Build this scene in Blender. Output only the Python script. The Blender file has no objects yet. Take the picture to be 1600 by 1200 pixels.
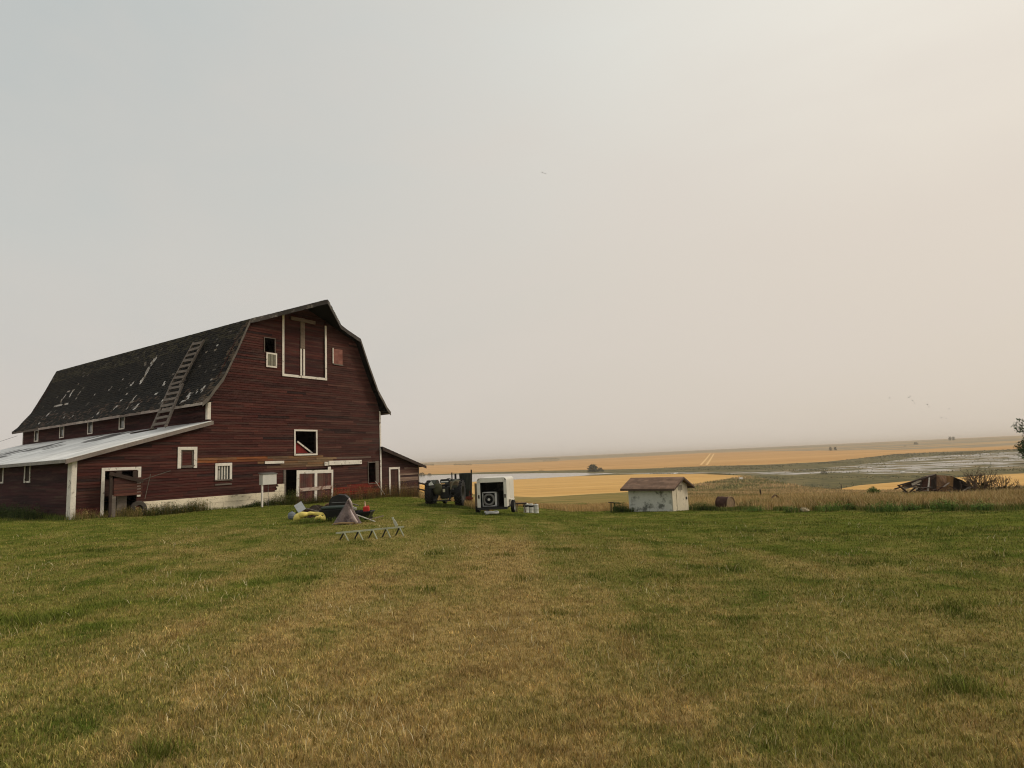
import bpy, math, random
import numpy as np
from mathutils import Vector, Matrix, noise as mnoise
S = bpy.context.scene
COL = S.collection
rnd = random.Random(7)
rng = np.random.default_rng(11)

# ------------------------------------------------------------------ camera
EYE = 1.7
F_PX, PITCH, ROLL = 974.0, 0.1221, 0.0443
Rv = Vector((1, 0, 0)); Fv = Vector((0, math.cos(PITCH), math.sin(PITCH))); Uv = Vector((0, -math.sin(PITCH), math.cos(PITCH)))
CR = Rv*math.cos(ROLL) - Uv*math.sin(ROLL); CU = Rv*math.sin(ROLL) + Uv*math.cos(ROLL)
cam = bpy.data.objects.new('camera', bpy.data.cameras.new('camera')); COL.objects.link(cam)
cam.matrix_world = Matrix(((CR.x, CU.x, -Fv.x, 0), (CR.y, CU.y, -Fv.y, 0), (CR.z, CU.z, -Fv.z, EYE), (0, 0, 0, 1)))
cam.data.sensor_width = 36; cam.data.lens = F_PX/1600*36; cam.data.clip_start = .1; cam.data.clip_end = 30000
S.camera = cam

# ------------------------------------------------------------------ light
SUN_AZ, SUN_EL = math.radians(72), math.radians(34)      # azimuth from +Y towards +X
sd = Vector((math.sin(SUN_AZ)*math.cos(SUN_EL), math.cos(SUN_AZ)*math.cos(SUN_EL), math.sin(SUN_EL)))
sun = bpy.data.objects.new('sun', bpy.data.lights.new('sun', 'SUN')); COL.objects.link(sun)
sun.data.energy = 1.5; sun.data.angle = math.radians(14); sun.data.color = (1, .87, .70)
sun.rotation_euler = sd.to_track_quat('Z', 'Y').to_euler(); sun.location = (20, 0, 30)

def lin(r, g, b):
    f = lambda c: (c/255/12.92) if c <= 10 else ((c/255+.055)/1.055)**2.4
    return (f(r), f(g), f(b))

class NT:
    def __init__(s, tree): s.t = tree; s.n = tree.nodes; s.l = tree.links
    def new(s, ty, **kw):
        n = s.n.new(ty)
        for k, v in kw.items():
            setattr(n, k, v)
        return n
    def put(s, sock, v):
        if isinstance(v, bpy.types.NodeSocket): s.l.new(v, sock)
        elif isinstance(v, (tuple, list)) and len(v) == 3 and sock.type == 'RGBA': sock.default_value = (*v, 1)
        else: sock.default_value = v
    def math(s, op, a, b=0.0, clamp=False):
        n = s.new('ShaderNodeMath', operation=op, use_clamp=clamp); s.put(n.inputs[0], a); s.put(n.inputs[1], b); return n.outputs[0]
    def mix(s, f, a, b, mode='MIX'):
        n = s.new('ShaderNodeMix', data_type='RGBA', blend_type=mode); s.put(n.inputs[0], f); s.put(n.inputs[6], a); s.put(n.inputs[7], b); return n.outputs[2]
    def rng(s, v, a, b, c=0.0, d=1.0, smooth=False):
        n = s.new('ShaderNodeMapRange'); n.interpolation_type = 'SMOOTHSTEP' if smooth else 'LINEAR'
        s.put(n.inputs[0], v)
        for i, x in enumerate((a, b, c, d)): n.inputs[i+1].default_value = x
        return n.outputs[0]
    def noise(s, vec, scale=1, detail=4, rough=.55, dist=0.0, stretch=(1, 1, 1), rot=0):
        m = s.new('ShaderNodeMapping'); s.l.new(vec, m.inputs[0]); m.inputs[3].default_value = stretch; m.inputs[2].default_value = (0, 0, rot)
        n = s.new('ShaderNodeTexNoise'); s.l.new(m.outputs[0], n.inputs['Vector'])
        n.inputs['Scale'].default_value = scale; n.inputs['Detail'].default_value = detail
        n.inputs['Roughness'].default_value = rough; n.inputs['Distortion'].default_value = dist
        return n.outputs[0]

W = bpy.data.worlds.new('World'); S.world = W; W.use_nodes = True
w = NT(W.node_tree); w.n.clear()
tc = w.new('ShaderNodeTexCoord'); sep = w.new('ShaderNodeSeparateXYZ'); w.l.new(tc.outputs['Generated'], sep.inputs[0])
fx = w.rng(sep.outputs[0], -.72, .78, smooth=True)
fz = w.rng(sep.outputs[2], .02, .58, smooth=False)
low = w.mix(fx, lin(206, 200, 193), lin(216, 204, 188))
mid = w.mix(fx, lin(200, 202, 198), lin(228, 217, 202))
top = w.mix(fx, lin(183, 192, 193), lin(246, 241, 229))
c1 = w.mix(w.rng(fz, 0, .5), low, mid); c2 = w.mix(w.rng(fz, .5, 1), c1, top)
ns = w.noise(tc.outputs['Generated'], 1.5, 4, .55, .5, stretch=(1, 1, 2.6), rot=.4)
c3 = w.mix(w.rng(ns, .35, .68, .0, .42), c2, lin(220, 210, 200))
smoke = w.mix(1.0, c3, (.985, .985, .985), 'MULTIPLY')
sky = w.new('ShaderNodeTexSky'); sky.sky_type = 'NISHITA'; sky.sun_disc = False; sky.sun_elevation = SUN_EL; sky.sun_rotation = SUN_AZ
sky.dust_density = 5; sky.air_density = 1.0
bg1 = w.new('ShaderNodeBackground'); w.l.new(sky.outputs[0], bg1.inputs[0]); bg1.inputs[1].default_value = .05
bg2 = w.new('ShaderNodeBackground'); w.l.new(smoke, bg2.inputs[0]); bg2.inputs[1].default_value = 1.04
ms = w.new('ShaderNodeMixShader'); ms.inputs[0].default_value = .94
w.l.new(bg1.outputs[0], ms.inputs[1]); w.l.new(bg2.outputs[0], ms.inputs[2])
wo = w.new('ShaderNodeOutputWorld'); w.l.new(ms.outputs[0], wo.inputs[0])

S.render.engine = 'CYCLES'; S.cycles.pixel_filter_type = 'BLACKMAN_HARRIS'; S.cycles.filter_width = 1.1
S.view_settings.view_transform = 'Standard'; S.view_settings.look = 'None'; S.view_settings.gamma = 1; S.view_settings.exposure = 0

# ------------------------------------------------------------------ rays and terrain
def ray(px, py):
    u, v = px-800, py-600
    d = Fv*F_PX + CR*u - CU*v
    return d.normalized()
def sstep(a, b, x):
    t = np.clip((x-a)/(b-a), 0, 1); return t*t*(3-2*t)
def zprof(r):
    return np.interp(r, [0, 45, 100, 320, 1000, 1400, 1800, 2600, 4500, 6000, 9000], [-1.2, -3.55, -7.0, -19, -19, -14, -7.5, 2.5, 14, 16, -20])
def gz(x, y):
    x = np.asarray(x, float); y = np.asarray(y, float)
    yy = np.maximum(y, 0)
    g = -1.7 - np.minimum(yy, 70)*(.008+.037*sstep(-10, 6, x)) + .025*np.clip(-x-10, 0, 14)*sstep(5, 25, y)
    g = g + .035*np.sin(x*.55+1)*np.cos(y*.43) + .02*np.sin(x*1.3+y*.9)
    r = np.hypot(x, y); R0 = 42+45*sstep(-6, -14, x)
    t = sstep(0, 1, (r-R0)/18)
    return (1-t)*g + t*zprof(r) + EYE
def hit(px, py, far=9000):
    d = ray(px, py); h = math.hypot(d.x, d.y); rr = np.concatenate([np.arange(1, 80, .1), np.geomspace(80, far, 1500)])
    z = EYE + rr/h*d.z
    g = gz(rr*d.x/h, rr*d.y/h)
    k = np.argmax(z <= g)
    if not (z <= g).any(): r = 5500.
    elif k == 0: r = rr[0]
    else:
        a = z[k-1]-g[k-1]; b = z[k]-g[k]; r = rr[k-1]+(rr[k]-rr[k-1])*a/(a-b)
    x, y = r*d.x/h, r*d.y/h
    return Vector((x, y, float(gz(x, y))))
def at(px, py, Y):
    d = ray(px, py); return Vector((0, 0, EYE)) + d*(Y/d.y)
def on_ground(x, y, dz=0): return Vector((x, y, float(gz(x, y))+dz))

# ------------------------------------------------------------------ objects
def tag(o, label=None, cat=None, group=None, kind=None):
    if label: o['label'] = label
    if cat: o['category'] = cat
    if group: o['group'] = group
    if kind: o['kind'] = kind
    return o
def empty(name, loc, label, cat, rz=0, group=None, rot=None):
    o = bpy.data.objects.new(name, None); COL.objects.link(o); o.location = loc; o.rotation_euler = rot or (0, 0, rz)
    o.empty_display_size = .3
    return tag(o, label, cat, group)
def copy_tree(o, parent=None):
    c = o.copy(); COL.objects.link(c); c.parent = parent
    for ch in [x for x in bpy.data.objects if x.parent == o]: copy_tree(ch, c)
    return c

class MB:
    def __init__(s): s.v = []; s.f = []; s.c = []
    def add(s, vs, fs, col=(1, 1, 1)):
        n = len(s.v); s.v += [tuple(p) for p in vs]; s.f += [tuple(i+n for i in f) for f in fs]; s.c += [col]*len(fs)
        return s
    def hexa(s, p, col=(1, 1, 1)):   # p: 4 bottom + 4 top
        return s.add(p, [(3, 2, 1, 0), (4, 5, 6, 7), (0, 1, 5, 4), (1, 2, 6, 5), (2, 3, 7, 6), (3, 0, 4, 7)], col)
    def box(s, x0, x1, y0, y1, z0, z1, col=(1, 1, 1), M=None):
        p = [Vector(q) for q in ((x0, y0, z0), (x1, y0, z0), (x1, y1, z0), (x0, y1, z0), (x0, y0, z1), (x1, y0, z1), (x1, y1, z1), (x0, y1, z1))]
        if M: p = [M @ q for q in p]
        return s.hexa(p, col)
    def bar(s, a, b, wd, th, up=(0, 0, 1), col=(1, 1, 1)):   # plank a->b
        a = Vector(a); b = Vector(b); d = (b-a).normalized(); up = Vector(up)
        sx = d.cross(up)
        if sx.length < 1e-4: sx = d.cross(Vector((0, 1, 0)))
        sx.normalize(); uz = sx.cross(d).normalized()
        sx *= wd/2; uz *= th/2
        return s.hexa([a-sx-uz, a+sx-uz, b+sx-uz, b-sx-uz, a-sx+uz, a+sx+uz, b+sx+uz, b-sx+uz], col)
    def tube(s, pts, rad, n=8, col=(1, 1, 1), closed=False, cap=True):
        pts = [Vector(p) for p in pts]; m = len(pts)
        if not hasattr(rad, '__len__'): rad = [rad]*m
        vs = []; prev = None
        for i, p in enumerate(pts):
            if closed: d = pts[(i+1) % m]-pts[i-1]
            else: d = pts[min(i+1, m-1)]-pts[max(i-1, 0)]
            d.normalize()
            if prev is None:
                a = d.orthogonal().normalized()
            else:
                a = prev - d*prev.dot(d)
                a = a.normalized() if a.length > 1e-5 else d.orthogonal().normalized()
            prev = a; b = d.cross(a)
            for k in range(n):
                t = 2*math.pi*k/n; vs.append(p+(a*math.cos(t)+b*math.sin(t))*rad[i])
        fs = []
        for i in range(m if closed else m-1):
            j = (i+1) % m
            for k in range(n):
                l = (k+1) % n; fs.append((i*n+k, i*n+l, j*n+l, j*n+k))
        if cap and not closed: fs += [tuple(range(n-1, -1, -1)), tuple((m-1)*n+k for k in range(n))]
        return s.add(vs, fs, col)
    def lathe(s, prof, n=20, axis='z', org=(0, 0, 0), col=(1, 1, 1), M=None):  # prof: (r, h)
        vs = []
        for r, h in prof:
            for k in range(n):
                t = 2*math.pi*k/n
                a, b = r*math.cos(t), r*math.sin(t)
                q = {'z': (a, b, h), 'x': (h, a, b), 'y': (b, h, a)}[axis]
                q = Vector(q)+Vector(org)
                vs.append(M @ q if M else q)
        fs = []
        for i in range(len(prof)-1):
            for k in range(n):
                l = (k+1) % n; fs.append((i*n+k, i*n+l, (i+1)*n+l, (i+1)*n+k))
        return s.add(vs, fs, col)
    def prism(s, poly, y0, y1, col=(1, 1, 1), plane='xz', M=None):
        n = len(poly)
        mk = {'xz': lambda a, b, t: (a, t, b), 'yz': lambda a, b, t: (t, a, b), 'xy': lambda a, b, t: (a, b, t)}[plane]
        vs = [Vector(mk(a, b, y0)) for a, b in poly]+[Vector(mk(a, b, y1)) for a, b in poly]
        if M: vs = [M @ q for q in vs]
        fs = [tuple(range(n)), tuple(range(2*n-1, n-1, -1))]+[(i, n+i, n+(i+1) % n, (i+1) % n) for i in range(n)]
        return s.add(vs, fs, col)
    def build(s, name, mat, parent=None, smooth=False, bevel=0, fix=True):
        me = bpy.data.meshes.new(name); me.from_pydata(s.v, [], s.f)
        if fix:
            import bmesh
            bm = bmesh.new(); bm.from_mesh(me); bmesh.ops.recalc_face_normals(bm, faces=bm.faces); bm.to_mesh(me); bm.free()
        a = me.attributes.new('tint', 'FLOAT_COLOR', 'FACE')
        a.data.foreach_set('color', np.array([(*c, 1) for c in s.c], dtype=np.float32).ravel())
        me.materials.append(mat)
        if smooth:
            me.polygons.foreach_set('use_smooth', [True]*len(me.polygons))
        o = bpy.data.objects.new(name, me); COL.objects.link(o); o.parent = parent
        if bevel:
            b = o.modifiers.new('bevel', 'BEVEL'); b.width = bevel; b.segments = 2; b.limit_method = 'ANGLE'
        return o

# ------------------------------------------------------------------ materials
def pmat(name, col, rough=.85, var=.3, scale=3, stretch=(1, 1, 1), bump=.0, metal=0, patch=None, patch_thr=(.5, .62), patch_scale=1.5, patch_stretch=None, spec=.3, fine=True, bscale=None, trans=0, world=False):
    m = bpy.data.materials.new(name); m.use_nodes = True; t = NT(m.node_tree); b = t.n['Principled BSDF']
    tc = t.new('ShaderNodeTexCoord'); vec = tc.outputs['Object']
    if world: vec = t.new('ShaderNodeNewGeometry').outputs['Position']
    at_ = t.new('ShaderNodeAttribute', attribute_name='tint')
    n1 = t.noise(vec, scale, 6, .65, stretch=stretch)
    c = t.mix(1.0, at_.outputs['Color'], col, 'MULTIPLY')
    v = t.rng(n1, .3, .7, 1-var, 1+var)
    if fine:
        n2 = t.noise(vec, scale*7, 3, .6, stretch=stretch)
        v = t.math('MULTIPLY', v, t.rng(n2, .3, .7, 1-var*.5, 1+var*.5))
    hc = t.new('ShaderNodeVectorMath', operation='SCALE'); t.l.new(c, hc.inputs[0]); t.l.new(v, hc.inputs['Scale']); c = hc.outputs[0]
    if patch:
        n3 = t.noise(vec, patch_scale, 7, .68, stretch=patch_stretch or stretch)
        c = t.mix(t.rng(n3, *patch_thr), c, patch)
    t.put(b.inputs['Base Color'], c)
    b.inputs['Roughness'].default_value = rough; b.inputs['Metallic'].default_value = metal
    b.inputs['Specular IOR Level'].default_value = spec
    if bump:
        bn = t.new('ShaderNodeBump'); bn.inputs['Strength'].default_value = bump; bn.inputs['Distance'].default_value = .02
        nb = t.noise(vec, bscale or scale*5, 4, .6, stretch=stretch)
        t.l.new(nb, bn.inputs['Height']); t.l.new(bn.outputs[0], b.inputs['Normal'])
    return m
def flat(name, col, rough=.6, metal=0, var=.12): return pmat(name, col, rough=rough, metal=metal, var=var, scale=6, fine=False)

M = {}
GREYWOOD = lin(105, 96, 88)
M['siding'] = pmat('red_siding', (.84, .80, .80), var=.42, scale=1.2, stretch=(.5, .5, 9), patch=lin(78, 58, 50), patch_thr=(.50, .70), patch_scale=.9, patch_stretch=(.5, .5, 8), bump=.4, rough=.9)
M['siding_side'] = M['siding']
M['white'] = pmat('white_paint', lin(222, 216, 206), var=.12, scale=3, patch=lin(112, 98, 86), patch_thr=(.57, .68), patch_scale=4, bump=.2)
M['greywood'] = pmat('grey_wood', GREYWOOD, var=.35, scale=2, stretch=(1, 1, 5), bump=.4)
M['wood'] = pmat('weathered_wood', lin(116, 102, 90), var=.35, scale=2, stretch=(1, 1, 4), bump=.4)
M['darkwood'] = pmat('dark_wood', lin(58, 46, 40), var=.35, scale=2, bump=.3)
M['shingle'] = pmat('old_shingles', (.72, .72, .72), var=.45, scale=1.4, stretch=(1, 1, 1), patch=lin(44, 42, 33), patch_thr=(.55, .75), patch_scale=.5, bump=.6, rough=.95)
M['deck'] = pmat('roof_deck', lin(70, 62, 56), var=.3, scale=2)
M['leanroof'] = pmat('pale_lean_to_roofing', (1, 1, 1), var=.08, scale=1.2, stretch=(1, .5, 1), rough=.6, patch=lin(96, 96, 96), patch_thr=(.64, .70), patch_scale=.35, patch_stretch=(2.2, .3, 1))
M['found'] = pmat('whitewashed_foundation', lin(226, 216, 194), var=.16, scale=1.6, stretch=(1, 1, 2), patch=lin(128, 118, 98), patch_thr=(.56, .70), patch_scale=1.8, bump=.5)
M['glass'] = pmat('dusty_glass', lin(92, 96, 92), var=.3, scale=2, rough=.15, spec=.6)
M['black'] = flat('black_rubber', lin(26, 26, 27), .75)
M['blackp'] = flat('black_plastic', lin(24, 25, 27), .45)
M['metal'] = pmat('grey_metal', lin(120, 122, 118), var=.2, metal=.6, rough=.5)
M['darkmetal'] = pmat('dark_metal', lin(44, 44, 42), var=.3, metal=.3, rough=.6)
M['rust'] = pmat('rusty_metal', lin(92, 52, 34), var=.45, scale=3, rough=.95, bump=.4, patch=lin(120, 98, 78), patch_thr=(.55, .7), patch_scale=3)
M['dark'] = flat('dark_inside', (.008, .008, .008), .95)

# ------------------------------------------------------------------ ground
def Hy(x): return 748.4-.0404*x
def curve(pts):
    xs = np.array([p[0] for p in pts], float); d = np.array([p[1]-Hy(p[0]) for p in pts]); return lambda x: Hy(x)+np.interp(x, xs, d)
cLawn = curve([(0, 805), (600, 771), (700, 784), (810, 790), (950, 792), (1100, 797), (1250, 798), (1400, 795), (1600, 794)])
cFN = curve([(0, 790), (655, 768), (830, 777), (855, 776), (920, 772), (975, 769), (1080, 757), (1165, 743.5), (1290, 767), (1340, 769), (1500, 766), (1600, 762)])
cFF = curve([(0, 780), (657, 757), (830, 748), (900, 744), (1000, 741), (1090, 740.5), (1165, 743.4), (1290, 766.9), (1340, 758), (1450, 749), (1550, 742), (1600, 739.5)])
cWN = curve([(0, 780), (657, 757), (830, 747.9), (900, 743.9), (960, 739.5), (1240, 741.5), (1300, 738), (1380, 741), (1437, 738.5), (1500, 735), (1600, 733)])
cWF = curve([(0, 768), (657, 743), (740, 741), (830, 739.5), (900, 738.7), (960, 739.4), (1100, 738), (1240, 733), (1300, 730), (1380, 722), (1437, 713.5), (1500, 710), (1600, 705.5)])
cC5 = curve([(0, 766), (657, 741.5), (700, 740), (760, 737.5), (830, 736), (900, 734.5), (1000, 732.5), (1100, 728.5), (1200, 725.8), (1290, 721.5), (1340, 716.5), (1400, 709.5), (1500, 705), (1600, 701.5)])
cC6 = curve([(0, 752), (657, 727), (760, 725), (830, 722.8), (900, 718.5), (1000, 713.5), (1090, 708.5), (1200, 705), (1300, 704), (1400, 703), (1500, 700), (1600, 697)])
EDGE_X = np.concatenate([np.arange(-40, 1641, 6)])
cols = []
for px in EDGE_X:
    rr = []; d0 = ray(px, 720); az = math.atan2(d0.x, d0.y)
    last = 0
    for c in (cLawn, cFN, cFF, cWN, cWF, cC5, cC6):
        yy = float(c(px))
        # iterate px so that azimuth stays fixed
        p = px
        for _ in range(3):
            d = ray(p, yy); p += (az-math.atan2(d.x, d.y))*F_PX*.8
        q = hit(p, yy); r = math.hypot(q.x, q.y)
        r = max(r, last); last = r; rr.append(r)
    cols.append((az, rr))
a0, a1 = cols[0][0], cols[-1][0]
pre = [(a0-t, cols[0][1]) for t in np.linspace(2*math.pi-(a1-a0), .05, 40)]
cols = pre+cols+[(a1+.0001, cols[-1][1])]
cols[0] = (cols[-1][0]-2*math.pi, cols[-1][1])
AZ = np.array([c[0] for c in cols]); RR = np.array([c[1] for c in cols])
RR[:, 0] = np.minimum(RR[:, 0], np.interp(AZ, [-1, -.05, 0, .155, .30, .43, .55, .8], [60, 44.5, 43.5, 42, 39.5, 36, 35, 34]))
RR[:, 0] += .7*np.sin(AZ*57)+.5*np.sin(AZ*131+1)+.3*np.sin(AZ*290)
RR[0, 0] = RR[-1, 0]
def lawn_edge(x, y):
    a = np.arctan2(x, y); return np.interp(a, AZ, RR[:, 0])

# the dry / green pattern of the lawn, a large scale map in world metres
def seg(p, q, wd, amt): a = hit(*p); b = hit(*q); return (a.x, a.y, b.x, b.y, wd, amt)
SEGS = [seg((860, 1180), (800, 850), .45, .2), seg((960, 1190), (850, 870), .4, -.16), seg((660, 1000), (700, 860), .5, -.14), seg((420, 1180), (600, 960), .5, .14), seg((1180, 1180), (960, 900), .45, -.12), seg((330, 800), (60, 870), .9, -.15), seg((150, 880), (480, 850), .7, .12), seg((1100, 860), (1450, 900), .6, .13), seg((1450, 960), (1590, 1010), .5, .16), seg((760, 1130), (775, 840), 1.1, .30), seg((330, 1060), (560, 915), .7, .22), seg((560, 915), (720, 835), .9, .16), seg((640, 1190), (720, 960), .6, .15),
        seg((1000, 1150), (880, 900), .5, .12), seg((60, 960), (230, 940), .5, -.32), seg((20, 1010), (160, 975), .3, -.4), seg((1100, 1130), (1350, 1060), .4, .14), seg((1250, 1150), (1500, 1180), .35, -.10), seg((340, 925), (460, 905), .5, -.2)]
def dryness(x, y):
    r = np.hypot(x, y)
    d = .68-.022*np.clip(r-3, 0, 30)-.10*sstep(-3, -9, x)*sstep(6, 12, r)-.07*sstep(2, 6, x)
    lat = x+.02*y+.25*np.sin(y*.21)+.12*np.sin(x*2.3+y*.9)
    d = d + .17*np.sin(lat*2*math.pi/1.35)*(.6+.4*np.sin(y*.37+x*.5))*sstep(40, 22, r) + .06*np.sin(lat*2*math.pi/.52+1)*(1-sstep(8, 18, r))
    d = d - .30*sstep(1, 14, x)*sstep(5, 18, r) - .03*sstep(-2, -14, x)
    d = d + .10*sstep(12, 24, r)*sstep(2, -8, x)*(1-sstep(24, 34, r))
    for ax, ay, bx, by, wd, amt in SEGS:
        dx, dy = bx-ax, by-ay; t = np.clip(((x-ax)*dx+(y-ay)*dy)/(dx*dx+dy*dy), 0, 1)
        dd = np.hypot(x-ax-t*dx, y-ay-t*dy); d = d + 1.45*amt*np.exp(-(dd/wd)**2)
    return np.clip(d, 0, 1)

def lawn_color(t, bright=1.0, blade=False):
    pos = t.new('ShaderNodeNewGeometry').outputs['Position']
    dry = t.new('ShaderNodeAttribute', attribute_name='dry').outputs['Fac']
    nb = t.noise(pos, .17, 5, .62, .8); nm = t.noise(pos, 1.1, 5, .65, .4); nf = t.noise(pos, 9, 4, .7)
    s = t.math('ADD', t.math('MULTIPLY', t.rng(nb, .3, .7), .36), t.math('MULTIPLY', t.rng(nm, .3, .7), .40))
    s = t.math('ADD', s, t.math('MULTIPLY', t.rng(nf, .3, .7), .24))      # 0..1
    f = t.math('ADD', t.math('MULTIPLY', dry, 1.0), t.math('SUBTRACT', t.math('MULTIPLY', s, 1.5), .75), clamp=True)
    green = t.mix(t.rng(nm, .35, .65), lin(84, 96, 36), lin(116, 120, 52))
    straw = t.mix(t.rng(nf, .3, .7), lin(132, 114, 66), lin(188, 164, 110))
    brown = lin(112, 90, 54)
    straw = t.mix(t.rng(t.noise(pos, 2.2, 4), .48, .75, 0, .7), straw, brown)
    return t.mix(f, green, straw), nf
def lawn_material():
    m = bpy.data.materials.new('lawn_ground'); m.use_nodes = True; t = NT(m.node_tree); b = t.n['Principled BSDF']
    c, nf = lawn_color(t)
    c = t.mix(1.0, c, (.85, .85, .85), 'MULTIPLY'); t.put(b.inputs['Base Color'], c); b.inputs['Roughness'].default_value = 1; b.inputs['Specular IOR Level'].default_value = 0
    bn = t.new('ShaderNodeBump'); bn.inputs['Strength'].default_value = .8; bn.inputs['Distance'].default_value = .06; t.l.new(nf, bn.inputs['Height']); t.l.new(bn.outputs[0], b.inputs['Normal'])
    return m
def blade_material():
    m = bpy.data.materials.new('grass_blades'); m.use_nodes = True; t = NT(m.node_tree); b = t.n['Principled BSDF']
    c, nf = lawn_color(t)
    a = t.new('ShaderNodeAttribute', attribute_name='tint')
    c = t.mix(1.0, c, a.outputs['Color'], 'MULTIPLY'); t.put(b.inputs['Base Color'], c)
    b.inputs['Roughness'].default_value = .8; b.inputs['Specular IOR Level'].default_value = .15
    return m
def land_mat(name, c1, c2, c3=None, s=(.01, .05, .4), st=(1, 1, 1), rot=0, amp=1.0, thr=(.5, .6), bump=0):
    m = bpy.data.materials.new(name); m.use_nodes = True; t = NT(m.node_tree); b = t.n['Principled BSDF']
    pos = t.new('ShaderNodeNewGeometry').outputs['Position']
    n1 = t.noise(pos, s[0], 5, .6, .5, stretch=st, rot=rot); n2 = t.noise(pos, s[1], 6, .7, .3, stretch=st, rot=rot); n3 = t.noise(pos, s[2], 4, .7, stretch=st, rot=rot)
    f = t.math('ADD', t.math('MULTIPLY', t.rng(n1, .35, .65), .4), t.math('ADD', t.math('MULTIPLY', t.rng(n2, .35, .65), .35), t.math('MULTIPLY', t.rng(n3, .35, .65), .25)))
    c = t.mix(f, c1, c2)
    if c3: c = t.mix(t.rng(t.noise(pos, s[1]*1.1, 8, .72, 1.2, stretch=st, rot=rot+1), *thr), c, c3)
    t.put(b.inputs['Base Color'], c); b.inputs['Roughness'].default_value = 1; b.inputs['Specular IOR Level'].default_value = 0
    return m
def water_mat():
    m = bpy.data.materials.new('lake_water'); m.use_nodes = True; t = NT(m.node_tree); b = t.n['Principled BSDF']
    b.inputs['Base Color'].default_value = (*lin(150, 140, 126), 1); b.inputs['Roughness'].default_value = .18
    pos = t.new('ShaderNodeNewGeometry').outputs['Position']
    bn = t.new('ShaderNodeBump'); bn.inputs['Strength'].default_value = .15; t.l.new(t.noise(pos, .5, 3), bn.inputs['Height']); t.l.new(bn.outputs[0], b.inputs['Normal'])
    return m
def marsh_mat():
    m = bpy.data.materials.new('marsh_water_and_reeds'); m.use_nodes = True; t = NT(m.node_tree); b = t.n['Principled BSDF']
    pos = t.new('ShaderNodeNewGeometry').outputs['Position']
    n = t.noise(pos, .022, 8, .66, 1.6, stretch=(.7, 1.0, 1), rot=.4); f = t.rng(n, .45, .53)
    reeds = t.mix(t.rng(t.noise(pos, .05, 4), .4, .6), lin(92, 92, 66), lin(134, 120, 92))
    c = t.mix(f, lin(132, 126, 118), reeds); t.put(b.inputs['Base Color'], c)
    t.put(b.inputs['Roughness'], t.rng(f, 0, 1, .22, 1)); t.put(b.inputs['Specular IOR Level'], t.rng(f, 0, 1, .5, 0))
    return m
M['lawn'] = lawn_material(); M['blade'] = blade_material()
M['meadow'] = land_mat('meadow', lin(118, 108, 62), lin(158, 134, 88), lin(98, 100, 54), s=(.012, .06, .5), thr=(.5, .64))
M['shore'] = land_mat('shore_meadow', lin(92, 92, 60), lin(136, 122, 90), lin(84, 84, 62), s=(.012, .05, .3), thr=(.46, .58))
M['field'] = land_mat('stubble_field', lin(190, 144, 80), lin(222, 184, 122), lin(160, 120, 68), s=(.01, .04, .4), st=(.25, 3, 1), rot=.5, thr=(.52, .75))
M['field_far'] = land_mat('far_stubble_field', lin(178, 132, 80), lin(212, 170, 114), lin(146, 114, 72), s=(.003, .012, .1), st=(.3, 2.5, 1), rot=.25, thr=(.55, .8))
M['plain'] = land_mat('far_plain', lin(166, 146, 118), lin(124, 122, 108), lin(184, 154, 112), s=(.0008, .003, .02), st=(.25, 1.6, 1), rot=.1, thr=(.5, .56))
M['lake'] = water_mat(); M['marsh'] = marsh_mat()

def strip(name, k0, k1, rows, mat, i0=0, i1=None, floor=None, geom=False):
    i1 = len(cols) if i1 is None else i1
    V = []; F = []; n = i1-i0
    t = np.linspace(0, 1, rows)
    for i in range(i0, i1):
        ra = .15 if k0 < 0 else RR[i][k0]; rb = 8500 if k1 > 6 else RR[i][k1]
        r = ra*(rb/ra)**t
        x = r*np.sin(AZ[i]); y = r*np.cos(AZ[i]); z = gz(x, y)
        V.append(np.stack([x, y, z], 1))
    V = np.concatenate(V)
    for i in range(n-1):
        wa = (RR[i0+i][k1]-RR[i0+i][k0]) if (0 <= k0 and k1 <= 6) else 1; wb = (RR[i0+i+1][k1]-RR[i0+i+1][k0]) if (0 <= k0 and k1 <= 6) else 1
        if wa < .05 and wb < .05: continue
        for j in range(rows-1):
            a = i*rows+j; F.append((a, a+1, a+rows+1, a+rows))
    me = bpy.data.meshes.new(name); me.from_pydata(V.tolist(), [], F); me.materials.append(mat)
    used = sorted({q for f in F for q in f})
    me.polygons.foreach_set('use_smooth', [True]*len(me.polygons))
    if k0 < 0:
        a = me.attributes.new('dry', 'FLOAT', 'POINT'); a.data.foreach_set('value', dryness(V[:, 0], V[:, 1]).astype(np.float32))
    o = bpy.data.objects.new(name, me); COL.objects.link(o); tag(o, kind='structure'); me.update()
    # drop unused vertices and face up
    import bmesh
    bm = bmesh.new(); bm.from_mesh(me)
    bmesh.ops.delete(bm, geom=[v for v in bm.verts if not v.link_faces], context='VERTS')
    for f in bm.faces:
        f.normal_update()
        if f.normal.z < 0: f.normal_flip()
    bm.to_mesh(me); bm.free()
    return o
iX = lambda px: int(np.argmin(np.abs(AZ[40:-1]-math.atan2(*[(lambda d: (d.x, d.y))(ray(px, 720))[k] for k in (0, 1)]))))+40
strip('lawn', -1, 0, 110, M['lawn'])
strip('meadow', 0, 1, 30, M['meadow'])
strip('stubble_field', 1, 2, 14, M['field'], 0, iX(1200))
strip('stubble_field', 1, 2, 14, M['field'], iX(1250), None)
strip('wet_meadow', 2, 3, 10, M['shore'])
strip('lake', 3, 4, 10, M['lake'], 0, iX(1060))
strip('marsh', 3, 4, 14, M['marsh'], iX(1060), None)
strip('lakeshore', 4, 5, 8, M['shore'])
strip('hillside_field', 5, 6, 20, M['field_far'])
strip('far_plain', 6, 7, 40, M['plain'])
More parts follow.
